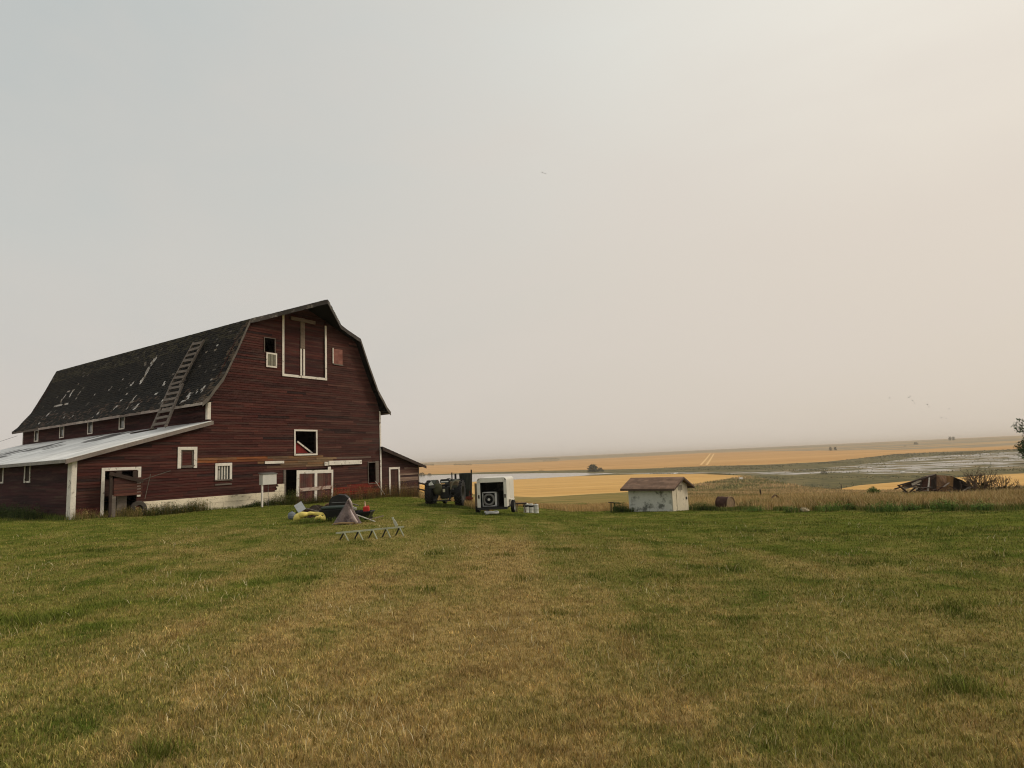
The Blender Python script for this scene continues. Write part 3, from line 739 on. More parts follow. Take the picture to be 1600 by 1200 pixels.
mb = MB(); mb.hexa([(u_e+.02, -.34, lr(u_e)-.10), (-.01, -.34, lr(0)-.10), (-.01, LL+.25, lr(0)-.10), (u_e+.02, LL+.25, lr(u_e)-.10), (u_e+.02, -.34, lr(u_e)-.014), (-.01, -.34, lr(0)-.014), (-.01, LL+.25, lr(0)-.014), (u_e+.02, LL+.25, lr(u_e)-.014)], lin(70, 60, 56))
mb.build('roof_deck', M['deck'], lroof)
mb = MB(); mb.hexa([(u_e, -.37, lr(u_e)-.20), (.08, -.37, lr(.08)-.20), (.08, -.33, lr(.08)-.20), (u_e, -.33, lr(u_e)-.20), (u_e, -.37, lr(u_e)-.015), (.08, -.37, lr(.08)-.015), (.08, -.33, lr(.08)-.015), (u_e, -.33, lr(u_e)-.015)], lin(128, 118, 112))
mb.box(u_e-.02, u_e+.01, -.33, LL+.2, lr(u_e)-.15, lr(u_e)-.02, lin(150, 145, 140))
mb.build('fascia', pmat('fascia_paint', (1, 1, 1), var=.25, scale=2), lroof)

def trim(name, boxes, mat='white', parent=None, label=None):
    mb = MB()
    for b in boxes: mb.box(*b)
    o = mb.build(name, M[mat], parent or barn, bevel=.006)
    if label: o['label'] = label
    return o
fz0, fz1 = -.065, -.035     # proud of the siding
def frame_boxes(u0, u1, w0, w1, t=.11, y0=fz0, y1=fz1, bottom=True, topt=None):
    b = [(u0-t, u0, y0, y1, w0, w1), (u1, u1+t, y0, y1, w0, w1), (u0-t, u1+t, y0-.004, y1, w1, w1+(topt or t))]
    if bottom: b.append((u0-t, u1+t, y0-.004, y1, w0-t, w0))
    return b
# corner boards
trim('corner_board', [(-LW-.04, -LW+.14, -.06, -.04, -.12, HL-.02), (-LW-.065, -LW-.04, -.06, .34, -.12, HL-.02)], label='white corner board of the lean-to')
trim('corner_board', [(-.06, .10, -.065, -.04, HL2+.2, He-.02), (-.085, -.06, -.065, .12, HL2+.2, He-.02)], label='short white corner board above the lean-to roof')
trim('corner_board', [(Wd-.05, Wd+.075, -.07, -.04, .0, He-.05), (Wd+.045, Wd+.07, -.04, .1, .0, He-.05)], label='tall white corner board at the right end')
trim('corner_board', [(-.06, .06, LL+.03, LL+.06, HL2, He-.05)])

# hay door
u0, u1, w0, w1 = op['hay']; um = fu(473, 560)[0]
hay = MB()
def hay_leaf(a, b):
    mb = MB(); k = w0
    while k < w1-.01:
        k2 = min(k+.14, w1); c = lin(*rnd.choice([(74, 34, 31), (66, 30, 28), (84, 42, 36), (58, 30, 29)]))
        mb.box(a, b, .03+rnd.uniform(-.005, .005), .07, k, k2-.006, c); k = k2
    return mb.build('hay_door', M['siding'], barn)
hay_leaf(u0, um-.012); hay_leaf(um+.012, u1)
hb_ = fr(441.5, 497, 445.5, 585)
trim('hay_door_trim', [(u0-.08, u0+.06, fz0, fz1, w0-.02, w1-.12), (u1-.06, u1+.08, fz0, fz1, w0-.02, fu(507, 509)[1]), (u0-.08, u1+.08, fz0-.01, fz1, w0-.17, w0-.02)], label='white boards framing the tall hay door')
wm = fu(473, 545)[1]
trim('hay_door_batten', [(um-.17, um-.05, -.01, .025, w0, wm), (um+.04, um+.16, -.01, .025, w0, wm)])
trim('hay_track_post', [(um-.17, um+.15, -.03, .022, wm, w1-.2)], 'wood')
ta, tb = fu(453, 497), fu(491, 505)
mb = MB(); mb.bar((ta[0], -.08, ta[1]), (tb[0], -.08, tb[1]), .10, .2); mb.build('hay_track_beam', M['wood'], barn)
# loft opening with hanging shutter
u0, u1, w0, w1 = op['loft']
trim('loft_opening_frame', frame_boxes(u0, u1, w0, w1, .05, bottom=False), 'greywood')
u0, u1, w0, w1 = fr(417, 554, 429.5, 572)
sh = MB()
for i in range(9): a = u0+(u1-u0)*i/9; sh.box(a, a+(u1-u0)/9-.012, -.075, -.045, w0, w1, lin(*rnd.choice([(130, 128, 112), (108, 104, 92), (142, 138, 124)])))
s_ = sh.build('shutter', pmat('shutter_slats', (1, 1, 1), var=.2), barn); s_['label'] = 'pale slatted shutter below the dark loft opening'
trim('shutter_frame', frame_boxes(u0, u1, w0, w1, .09, -.085, -.045), parent=s_)
u0, u1, w0, w1 = op['shut']
sh = MB(); sh.box(u0, u1, -.075, -.04, w0, w1, lin(132, 88, 78)); s_ = sh.build('shutter', pmat('faded_red_board', (1, 1, 1), var=.25, scale=4, patch=lin(112, 66, 56), patch_thr=(.5, .6)), barn); s_['label'] = 'faded pinkish square shutter'
trim('shutter_frame', [(u0-.07, u0, -.08, -.04, w0, w1+.04)], parent=s_)
trim('shutter_frame', [(u0, u1+.05, -.078, -.04, w0-.08, w0)], 'greywood', s_)
# middle window (open, dark) with boards inside
u0, u1, w0, w1 = op['mid']
wn = trim('window_frame', frame_boxes(u0, u1, w0, w1, .1), label='white frame of the open window above the sliding door')
mb = MB(); mb.prism([(u0+.1, w0), (u0+.1, w0+.62), (u0+.35, w0+.66), (u1-.25, w0)], .25, .3, lin(120, 34, 30)); mb.build('red_board', pmat('red_board', (1, 1, 1), var=.2), wn)
mb = MB(); mb.bar((u0+.30, .2, w0+.74), (u1-.06, .2, w0+.02), .06, .09); mb.build('brace', M['white'], wn)
mb = MB(); mb.box(u1-.03, u1+.0, -.03, .06, w0, w1); mb.build('jamb', M['darkwood'], wn)
# window with red panel
u0, u1, w0, w1 = op['wa']
wn = trim('window_frame', [(u0-.17, u0, fz0, fz1, w0-.02, w1+.15), (u1, u1+.17, fz0, fz1, w0-.02, w1+.15), (u0, u1, fz0, fz1, w1, w1+.15)], label='white frame round a boarded window')
mb = MB(); k = w0
while k < w1: mb.box(u0+.08, u1-.08, .0, .03, k, k+.13, lin(*rnd.choice([(82, 40, 36), (92, 46, 40)]))); k += .14
mb.build('boarding', M['siding'], wn)
trim('sash', [(u0, u0+.08, -.02, .02, w0, w1), (u1-.08, u1, -.02, .02, w0, w1), (u0+.08, u1-.08, -.02, .02, w1-.07, w1), (u0+.08, u1-.08, -.02, .02, w0, w0+.12)], 'greywood', wn)
# barred window
u0, u1, w0, w1 = op['wb']
wn = trim('window_frame', frame_boxes(u0, u1, w0, w1, .13, bottom=False, topt=.15), label='white frame of the small barred window')
mb = MB(); mb.box(u0, u1, .02, .03, w0, w1); mb.build('pane', M['glass'], wn)
trim('bars', [(u0+(u1-u0)*t-.025, u0+(u1-u0)*t+.025, -.02, .018, w0, w1) for t in (.16, .40, .62, .84)], parent=wn)
trim('sill', [(u0-.15, u1+.15, -.09, .0, w0-.07, w0)], 'greywood', wn)
trim('sill_board', [(u0-.13, u1+.13, -.06, -.03, w0-.30, w0-.22)], 'greywood', wn)
# lean-to doorway
u0, u1, w0, w1 = op['lean']
trim('doorway_frame', [(u0-.14, u0, fz0, fz1, -.15, w1+.14), (u0, u1+.16, fz0, fz1, w1, w1+.14), (u1, u1+.16, fz0, fz1, w1-1.25, w1)], label='white frame of the lean-to doorway')
# narrow opening right
u0, u1, w0, w1 = op['narrow']
trim('opening_frame', [(u0-.05, u0, fz0, fz1, w0, w1+.1), (u1, u1+.30, fz0, fz1, w0, w1+.1), (u0, u1, fz0, fz1, w1, w1+.06), (u0, u1, fz0, fz1, w0-.06, w0)], 'greywood')
# small side windows
for (v_, w_), hw, hh, off in [(q, .30, .34, 0) for q in SW]+[(q, .30, .38, -LW) for q in LSW]:
    mb = MB(); y0, y1 = off-.06, off-.03
    for b in ((v_-hw-.06, v_-hw+.03, w_-hh, w_+hh), (v_+hw-.03, v_+hw+.06, w_-hh, w_+hh), (v_-hw-.06, v_+hw+.06, w_-hh-.08, w_-hh), (v_-hw-.06, v_+hw+.06, w_+hh, w_+hh+.07)):
        if off < 0 and b[2] > w_: continue
        mb.box(y0, y1, b[0], b[1], b[2], b[3])
    f_ = mb.build('window_frame', M['white'], barn)
    mb = MB(); mb.box(off, off+.015, v_-hw+.03, v_+hw-.03, w_-hh, w_+hh); mb.build('pane', M['glass'] if off == 0 else M['darkwood'], f_)
# foundation
mb = MB(); s0, s1 = -.10, -.02
u_ = fnd_u0; row = 0
for row, (za, zb) in enumerate(((-.55, -.12), (-.12, fnd_top-.30), (fnd_top-.30, fnd_top+.03))):
    u_ = fnd_u0
    while u_ < fnd_u1-.05:
        nu = min(u_+rnd.uniform(1.0, 2.2), fnd_u1); mb.box(u_, nu-.01, s0+rnd.uniform(-.012, .012), .2, za, zb-.008, (lambda q: (q, q*.98, q*.95))(rnd.uniform(.88, 1.04))); u_ = nu
# stepped part near the door
sa = fu(430, 770)[0]; sb = fnd_u1
zt = fu(438, 757)[1]
for i in range(6):
    z = fnd_top+.03+(zt-fnd_top)*i/6; a = sa-.05+(i/6)**.8*(sb-sa)*.55 + rnd.uniform(-.15, .1)*(i % 2)
    mb.box(a, sb, -.075, -.036, z+.004, z+(zt-fnd_top)/6)
mb.build('foundation', M['found'], barn)
# boards and rails round the sliding door
a = fr(413, 720.5, 443, 724.5)
trim('track_board', [(a[0], a[1], fz0, fz1, a[2], a[3])], label='short white board left of the sliding door')
a = fr(512, 719.5, 563, 726)
trim('track_board', [(a[0]-.3, a[0]+.0, -.09, -.04, a[2]-.02, a[3]-.05), (a[0], a[1], -.15, -.04, a[2], a[3])], label='long white sliding door track cover')
trim('door_post', [(SL_O[0]-.16, SL_O[0], -.06, .1, -.3, SL_O[3])], 'greywood')
trim('door_post', [(op['slide'][1]-.02, op['slide'][1]+.20, -.075, -.036, .1, fu(520, 729)[1])], label='peeling white post right of the sliding door')
# the sliding door itself, hanging a little crooked
dl = fu(461.5, 735); dr = fu(518, 728); bl = fu(466, 788); br = fu(517, 788)
DM = Matrix.Translation((dl[0], -.13, dl[1])) @ Matrix.Rotation(math.radians(1.2), 4, 'Y')
dw = dr[0]-dl[0]; dh = dl[1]-bl[1]+.25
mb = MB(); k = 0
while k < dw-.02:
    k2 = min(k+.16, dw); mb.box(k, k2-.008, 0, .04, -dh, 0, lin(*rnd.choice([(92, 54, 48), (84, 50, 46), (102, 66, 56), (74, 46, 42)])), DM); k = k2
sd_ = mb.build('sliding_door', pmat('worn_red_door', (1, 1, 1), var=.3, scale=1.6, patch=lin(86, 72, 62), patch_thr=(.5, .7), patch_scale=1.2), barn); sd_['label'] = 'crooked brown sliding door with white cross boards'
mb = MB()
for b in ((-.02, .17, -.03, 0, -dh*.68, .0), (.17, dw, -.03, 0, -.20, .0), (dw*.5-.07, dw*.5+.12, -.035, 0, -dh*.98, -.20), (dw-.12, dw+.0, -.03, 0, -dh*.92, -.20)): mb.box(*b, M=DM)
mb.build('door_batten', M['white'], sd_)
mb = MB(); mb.box(.17, dw-.1, -.045, -.005, -dh*.56, -dh*.47, M=DM @ Matrix.Rotation(math.radians(-2), 4, 'Y')); mb.build('cross_board', pmat('peeling_white', lin(186, 168, 156), var=.2, patch=lin(116, 82, 70), patch_thr=(.5, .6), patch_scale=3), sd_)
# leaning white stick by the right corner
a = fu(584, 752); b = fu(598.5, 776)
def bw(u, v, w_): s, c = math.sin(BARN_TH), math.cos(BARN_TH); return Vector((BO.x+u*s-v*c, BO.y+u*c+v*s, BO.z+w_))
mb = MB(); mb.bar(bw(a[0], -.15, a[1]), bw(b[0], -.35, b[1]-.05), .07, .03); tag(mb.build('board', M['white']), 'thin white board leaning beside the narrow dark opening', 'board')

# roof ladders ------------------------------------------------------
def rladder(top, bot, wd, n, label, lift=.10, upw=0):
    """wooden ladder lying on the left roof slope between two pixels; rails and rungs"""
    def P(px, py, lf):
        if isinstance(px, tuple): return Vector(px)
        u = .8
        for _ in range(12):
            v_, w_ = sv(px, py, u-lf); u = prof_u(min(w_, HB+.1)) if w_ > He+.1 else -(He+.1-w_)*.9
        return Vector((u-lf, v_, w_))
    a = P(*top, lift); b = P(*bot, lift)
    root = empty('ladder', bw(b.x, b.y, b.z), label, 'ladder', group='wooden ladders on the barn roof')
    A = bw(*a)-bw(*b); d = A.normalized(); sidev = (bw(0, 1, 0)-bw(0, 0, 0)).normalized(); up = sidev.cross(d).normalized()
    if up.z < 0: up = -up
    for s_ in (-1, 1):
        mb = MB(); mb.bar(sidev*s_*wd/2, A+sidev*s_*wd/2*.92, .13, .09, up); mb.build('rail', M['greywood'], root)
    for i in range(n):
        t = (i+.5)/n; mb = MB(); q = A*t; j = rnd.uniform(-.03, .03); mb.bar(q-sidev*(wd/2-.02)+d*j+up*.045, q+sidev*(wd/2-.02)-d*j+up*.045, .17, .03, up); mb.build('rung', M['greywood'], root)
    return root
rladder((311, 533), (273, 604), 1.15, 8, 'grey wooden ladder lying on the upper part of the barn roof', .22)
rladder((276, 602), (248, 668), 1.35, 7, 'wider grey wooden ladder reaching from the lean-to roof up to the barn roof', .42)
a = sv(215, 677.5, -.9); b = sv(247, 671.5, -.6)
mb = MB(); mb.bar(bw(-1.25, a[0], lr(-1.25)+.05), bw(-.7, b[0], lr(-.7)+.06), .14, .05); tag(mb.build('plank', M['darkwood']), 'dark plank lying on the pale lean-to roof below the ladders', 'plank')

# ------------------------------------------------------------------ right annex
ua, wa_ = fu(598, 700); ub, wb_ = fu(655, 727); 
bt = fu(660, 722)
AW = ub-Wd; H1 = wa_; H2 = wb_
D_AN = 5.5
annex = empty('lean_to_shed', bw(Wd, .12, 0), 'low brown lean-to shed with one white framed door at the right end of the barn', 'shed', rz=math.pi/2-BARN_TH)
mb = MB()
def ann_col(u, w_):
    if u > 2.2 and w_ < 1.9 and rnd.random() < .6: return rnd.choice([(128, 108, 94), (104, 78, 68), (140, 120, 104)])
    return rnd.choice([(70, 46, 42), (62, 42, 40), (80, 50, 44), (64, 36, 34)])
da = fr(611.5, 733, 624, 773); d0, d1, dz0, dz1 = da[0]-Wd, da[1]-Wd, -.4, da[3]
def ann_out(w_):
    return (0.0, AW if w_ <= H2 else AW*(H1-w_)/(H1-H2))
clap(mb, ann_out, -.6, H1, [(d0, d1, dz0, dz1)], colf=ann_col, off=0, lens=(1.5, 4))
clap(mb, lambda w_: (0, D_AN), -1.2, H2, [], colf=ann_col, axis='v', off=AW, flip=-1)
clap(mb, ann_out, -1.2, H1, [], colf=ann_col, off=D_AN, flip=-1, h=.3)
mb.build('wall', M['siding'], annex, fix=False)
sla = (H1-H2)/AW
mb = MB(); e0, e1 = -.02, AW+.45
k = 0
for i in range(12):
    a = e0+(e1-e0)*i/12; b = e0+(e1-e0)*(i+1)/12; za, zb = H1+.06-sla*a, H1+.06-sla*b
    mb.hexa([(a, -.4, za-.05), (b, -.4, zb-.05), (b, D_AN+.3, zb-.05), (a, D_AN+.3, za-.05), (a, -.4, za+.02), (b, -.4, zb+.035), (b, D_AN+.3, zb+.035), (a, D_AN+.3, za+.02)], lin(58, 52, 50))
mb.build('roof', M['shingle'], annex)
mb = MB(); mb.hexa([(e0, -.42, H1-.17), (e1, -.42, H1-.11-sla*e1), (e1, -.405, H1-.11-sla*e1), (e0, -.405, H1-.17), (e0, -.42, H1+.05), (e1, -.42, H1+.05-sla*e1), (e1, -.405, H1+.05-sla*e1), (e0, -.405, H1+.05)]); mb.build('fascia', M['darkwood'], annex)
mb = MB()
for b in ((d0-.14, d0, fz0, fz1, -.4, dz1+.14), (d1, d1+.14, fz0, fz1, -.4, dz1+.14), (d0, d1, fz0, fz1, dz1, dz1+.14)): mb.box(*b)
mb.build('door_frame', M['white'], annex)
mb = MB(); k = d0
while k < d1-.01: mb.box(k+.004, min(k+.16, d1)-.004, 0, .04, -.4, dz1, lin(*rnd.choice([(74, 52, 46), (84, 58, 50)]))); k += .16
mb.build('door', M['siding'], annex)
trim('corner_board', [(AW-.04, AW+.05, -.06, -.036, -.6, H2)], 'wood', annex)

# ------------------------------------------------------------------ things by the barn
# white box on a post
q0 = fu(410, 758, -1.2); q1 = fu(432, 739, -1.2); qb = fu(412, 792, -1.2)
pl = bw(q0[0], -1.2, 0); gzl = float(gz(pl.x, pl.y))
r_ = empty('meter_box', (pl.x, pl.y, gzl), 'white box with rusty corner on a thin white post before the barn foundation', 'utility box', rz=math.pi/2-BARN_TH)
hb0 = q0[1]+BO.z-gzl; hb1 = q1[1]+BO.z-gzl
mb = MB(); mb.box(0, q1[0]-q0[0], -.02, .30, hb0, hb1-.04); mb.build('box', pmat('white_box_paint', lin(205, 203, 196), var=.08, patch=lin(176, 132, 92), patch_thr=(.62, .72), patch_scale=1.6), r_, bevel=.02)
mb = MB(); mb.hexa([(-.05, -.06, hb1-.04), (q1[0]-q0[0]+.03, -.06, hb1-.04), (q1[0]-q0[0]+.03, .33, hb1+.0), (-.05, .33, hb1+.0), (-.05, -.06, hb1-.01), (q1[0]-q0[0]+.03, -.06, hb1-.01), (q1[0]-q0[0]+.03, .33, hb1+.05), (-.05, .33, hb1+.05)]); mb.build('lid', M['metal'], r_)
mb = MB(); mb.box(.0, .08, .04, .12, -.1, hb0); mb.build('post', M['white'], r_)
mb = MB(); mb.tube([(.42, .1, -.1), (.42, .1, hb0)], .012, 6); mb.build('conduit', M['metal'], r_)

# broken loading chute in the lean-to doorway
u0, u1, w0, w1 = op['lean']; O_ = bw(u0+.05, -.55, 0); zz = float(gz(O_.x, O_.y))
ch = empty('loading_chute', (O_.x, O_.y, zz), 'broken red board loading chute on grey planks standing in the lean-to doorway', 'loading chute', rz=math.pi/2-BARN_TH)
wdh = u1-u0-.1; zo = BO.z-zz; top_ = fu(180, 748)[1]+zo; bot_ = fu(180, 775)[1]+zo
mb = MB(); k = bot_
while k < top_: mb.box(.12, wdh+.05, rnd.uniform(-.01, .01), .04, k, k+.12, lin(*rnd.choice([(88, 52, 46), (72, 44, 40), (98, 62, 52)]))); k += .135
mb.box(.12, wdh+.02, .9, .94, bot_, top_, lin(60, 40, 36)); mb.build('board_panel', M['siding'], ch)
mb = MB(); mb.bar((-.1, -.06, top_+.25), (wdh+.05, -.06, top_-.18), .05, .16); mb.build('diagonal_beam', M['darkwood'], ch)
for px in (.22, .92):
    mb = MB(); mb.box(px, px+.22, .01, .06, top_-.1, top_+.33+.0*px); mb.build('upright', M['darkwood'], ch)
for px, ww, y_ in ((-.02, .24, .0), (.42, .42, .35)):
    mb = MB(); mb.box(px, px+ww, y_, y_+.05, -.1, bot_+.05); mb.build('plank_leg', M['greywood'], ch)
mb = MB(); mb.box(-.06, .05, -.02, .05, -.1, top_+.3); mb.build('post', M['darkwood'], ch)
mb = MB(); mb.tube([(wdh+.05, -.05, top_-.1), (wdh+.95, -.7, top_+.25)], .02, 6); mb.tube([(wdh+.3, -.2, top_+.15), (wdh+.1, -.15, bot_-.2)], .015, 6); mb.build('loose_rod', M['greywood'], ch)
p = bw(u1-.1, -.45, 0); mb = MB(); zz = float(gz(p.x, p.y))
mb.lathe([(.16, -.09), (.30, -.10), (.36, -.05), (.36, .05), (.30, .10), (.16, .09), (.16, -.09)], 20, 'y'); o = mb.build('tyre', pmat('dusty_rubber', lin(66, 60, 54), var=.3)); o.location = (p.x, p.y, zz+.34); o.rotation_euler = (math.radians(-12), 0, math.pi/2-BARN_TH); tag(o, 'dusty old tyre leaning beside the loading chute in the lean-to doorway', 'tyre')

# wood fence rails past the annex
def fence(pts, h, label, name='fence'):
    r_ = empty(name, pts[0], label, 'fence'); b = Vector(pts[0])
    for i, p in enumerate(pts):
        mb = MB(); q = Vector(p)-b; mb.tube([q+Vector((0, 0, -.2)), q+Vector((.01, 0, h))], [.07, .06], 7); mb.build('post', M['darkwood'], r_)
    for hh in (h*.92, h*.5):
        mb = MB()
        for a, c in zip(pts[:-1], pts[1:]): mb.bar(Vector(a)-b+Vector((0, .05, hh)), Vector(c)-b+Vector((0, .05, hh-.02)), .04, .11)
        mb.build('rail', M['darkwood'], r_)
    return r_
y_ = 45.5
fp = []
for px in (650, 665, 685, 705):
    d = at(px, 770, y_); fp.append(on_ground(d.x, y_))
fence(fp, 1.05, 'low dark rail fence between the lean-to shed and the tractor')

# ------------------------------------------------------------------ tractor
def wheel(parent, x, y, R, wdt, rim=.55, name='wheel', lug=True, rimcol=(60, 58, 50), cs=0):
    t = MB(); prof = [(R*rim, -wdt*.42), (R*.86, -wdt*.5), (R*.965, -wdt*.42), (R, -wdt*.2), (R, wdt*.2), (R*.965, wdt*.42), (R*.86, wdt*.5), (R*rim, wdt*.42)]
    t.lathe(prof, 36, 'x', (0, 0, 0))
    if lug:
        for i in range(22):
            a = 2*math.pi*i/22
            for s_ in (-1, 1):
                Mx = Matrix.Rotation(a+(.14 if s_ > 0 else 0), 4, 'X') @ Matrix.Translation((s_*wdt*.25, 0, R)) @ Matrix.Rotation(s_*.6, 4, 'Z')
                t.box(-wdt*.27, wdt*.27, -R*.03, R*.03, -R*.06, R*.035, (1, 1, 1), Mx)
    o = t.build(name, M['black'], parent, smooth=False); o.location = (x, y, R)
    r = MB(); r.lathe([(.0, -wdt*.12), (R*.2, -wdt*.12), (R*.24, -wdt*.2), (R*rim*.8, -wdt*.2), (R*rim*1.0, -wdt*.44), (R*rim*1.04, -wdt*.44), (R*rim*1.04, wdt*.44), (R*rim, wdt*.44), (R*rim*.8, wdt*.1), (0, wdt*.1)], 28, 'x')
    ro = r.build('rim', flat('rim_paint_%d' % sum(rimcol), lin(*rimcol), .6, .2), o, smooth=False)
    if cs: o.rotation_euler = (0, 0, cs)
    return o
g = hit(697, 790.5); ty = 35.0
c = at(697, 775, ty)
tr = empty('tractor', on_ground(c.x+.0, ty), 'old dark green farm tractor seen from behind with big black rear tyres', 'tractor', rz=math.radians(-6))
wheel(tr, -.84, 0, .72, .42, name='rear_wheel'); wheel(tr, .78, 0, .72, .42, name='rear_wheel')
wheel(tr, -.62, 2.5, .42, .2, name='front_wheel', lug=False); wheel(tr, .62, 2.5, .42, .2, name='front_wheel', lug=False)
gp = pmat('dark_green_paint', lin(44, 48, 36), var=.3, scale=4, rough=.6, patch=lin(66, 50, 40), patch_thr=(.58, .68), patch_scale=3)
mb = MB(); mb.lathe([(.0, -.75), (.13, -.75), (.16, -.3), (.28, -.2), (.28, .2), (.16, .3), (.13, .75), (0, .75)], 16, 'x', (0, 0, .76)); mb.build('rear_axle', M['darkmetal'], tr)
mb = MB(); mb.box(-.27, .27, -.32, 1.2, .45, 1.08); mb.build('transmission', M['darkmetal'], tr, bevel=.05)
mb = MB(); mb.box(-.30, .30, 1.15, 2.9, .62, 1.42); mb.build('hood', gp, tr, bevel=.1)
mb = MB(); mb.box(-.28, .28, 2.9, 2.96, .65, 1.36); mb.build('grille', M['darkmetal'], tr)
mb = MB(); mb.tube([(-.6, 2.5, .42), (.6, 2.5, .42)], .05); mb.box(-.1, .1, 2.3, 2.6, .4, .65); mb.build('front_axle', M['darkmetal'], tr)
for s_ in (-1, 1):
    mb = MB(); n = 12; A = []; B_ = []
    for i in range(n+1):
        a = math.radians(25+115*i/n); yy, zz = -math.cos(a)*.76, .72+math.sin(a)*.76; A.append((yy, zz))
    xi, xo = s_*.46, s_*.78
    vs = [(xi, y_, z_) for y_, z_ in A]+[(xo, y_, z_) for y_, z_ in A]+[(xi, y_*.97, .72+(z_-.72)*.97) for y_, z_ in A]+[(xo, y_*.97, .72+(z_-.72)*.97) for y_, z_ in A]
    m_ = n+1; fs = []
    for i in range(n): fs += [(i, i+1, m_+i+1, m_+i), (2*m_+i, 3*m_+i, 3*m_+i+1, 2*m_+i+1), (i, 2*m_+i, 2*m_+i+1, i+1), (m_+i, m_+i+1, 3*m_+i+1, 3*m_+i)]
    fs += [(0, m_, 3*m_, 2*m_), (n, 2*m_+n, 3*m_+n, m_+n)]
    mb.add(vs, fs)
    # inner plate
    mb.prism([(p_[0], p_[1]) for p_ in A], xi, xi+s_*.015, plane='yz')
    mb.build('fender', gp, tr)
mb = MB(); mb.prism([(-.80, 1.30), (-.66, 1.42), (-.52, 1.22), (-.80, 1.20)], -.66, -.64); mb.build('fender_plate', flat('pale_reflector', lin(205, 205, 200), .4), tr)
mb = MB(); mb.prism([(-.24, 1.26), (.24, 1.26), (.29, 1.38), (.24, 1.50), (-.24, 1.50), (-.29, 1.38)], -.22, -.12); mb.box(-.26, .26, -.2, .25, 1.12, 1.22); mb.box(-.06, .06, -.05, .1, 1.05, 1.25); mb.build('seat', M['black'], tr, bevel=.03)
mb = MB(); mb.box(-.22, .20, -.245, -.222, 1.33, 1.40); mb.build('seat_badge', flat('pale_strip', lin(210, 210, 204), .5), tr)
mb = MB(); mb.tube([(.05+.2*math.cos(t), .55+.06*math.sin(t), 1.34+.17*math.sin(t)) for t in np.linspace(0, 2*math.pi, 20, endpoint=False)], .018, 6, closed=True); mb.tube([(.05, .55, 1.34), (.05, 1.1, 1.2)], .025, 6); mb.build('steering_wheel', M['black'], tr)
mb = MB(); mb.lathe([(.0, 1.28), (.20, 1.26), (.25, 1.1), (.25, .86), (.16, .7), (0, .66)], 14, 'z', (-.36, -.42, 0)); mb.build('fuel_tank', pmat('olive_tank', lin(66, 65, 44), var=.25), tr, smooth=False)
mb = MB(); mb.box(.35, .82, -.62, -.2, 1.05, 1.36); mb.build('tool_box', pmat('tan_tool_box', lin(104, 92, 74), var=.3), tr, bevel=.03)
mb = MB(); mb.tube([(.42, -.7, .95), (.5, -.72, 1.22), (.62, -.73, 1.36), (.80, -.73, 1.42), (.96, -.7, 1.38)], .035, 8); mb.build('grab_rail', pmat('worn_rail', lin(120, 114, 96), var=.2), tr)
for px in (-.38, .38):
    mb = MB(); mb.bar((px, -.3, .62), (px*.95, -1.0, .38), .05, .09); mb.bar((px, -.25, 1.02), (px*.98, -.95, .42), .03, .03); mb.build('lift_arm', M['darkmetal'], tr)
mb = MB(); mb.tube([(-.5, -1.0, .38), (.5, -1.0, .38)], .03); mb.box(-.05, .05, -.9, -.3, .32, .40); mb.build('drawbar', M['darkmetal'], tr)
mb = MB(); mb.box(-.10, .03, -.36, -.33, .80, .97); mb.build('rear_lamp', flat('cream_lamp', lin(206, 200, 170), .4), tr)
mb = MB(); mb.box(-.14, .10, -.36, -.33, .30, .44); mb.build('hitch_plate', flat('pale_yellow_plate', lin(160, 156, 104), .5), tr)
mb = MB(); mb.tube([(.30, 1.3, 1.4), (.30, 1.3, 1.75)], .06, 10); mb.tube([(.05, 1.5, 1.4), (.05, 1.5, 1.82)], .035, 8); mb.build('air_cleaner', M['black'], tr)

# the tall machine behind the tractor: dark hopper with exhaust pipe on a red frame
yc = 36.6; c = at(728, 780, yc)
hp = empty('feed_grinder', on_ground(c.x, yc), 'tall dark hopper with thin exhaust pipe on a rusty red frame behind the tractor', 'farm machine', rz=.2)
zt_ = at(728, 739, yc).z-hp.location.z; zb_ = at(728, 771, yc).z-hp.location.z-.35
mb = MB()
prof = [(.0, zt_), (.33, zt_), (.35, zt_-.04), (.30, zb_+.6), (.16, zb_), (0, zb_)]
mb.lathe(prof, 20, 'z'); mb.build('hopper', pmat('dark_hopper', lin(38, 42, 36), var=.3, rough=.6), hp)
mb = MB(); mb.tube([(.27, -.25, .5), (.33, -.25, zt_-.2), (.34, -.25, zt_+.18)], [.05, .045, .04], 8); mb.build('exhaust_pipe', M['darkmetal'], hp)
for sx in (-.35, .38):
    for sy in (-.3, .3):
        mb = MB(); mb.bar((sx*.9, sy, -.05), (sx*.6, sy*.7, zb_+.5), .07, .07); mb.build('leg', pmat('rusty_red', lin(104, 48, 36), var=.35), hp)
mb = MB(); mb.bar((-.3, -.32, .55), (.36, -.32, .5), .06, .1); mb.bar((-.3, -.3, .15), (.36, -.3, .75), .05, .05); mb.box(-.22, .25, -.2, .2, .28, .62); mb.build('frame', pmat('rusty_red', lin(112, 52, 38), var=.35), hp)

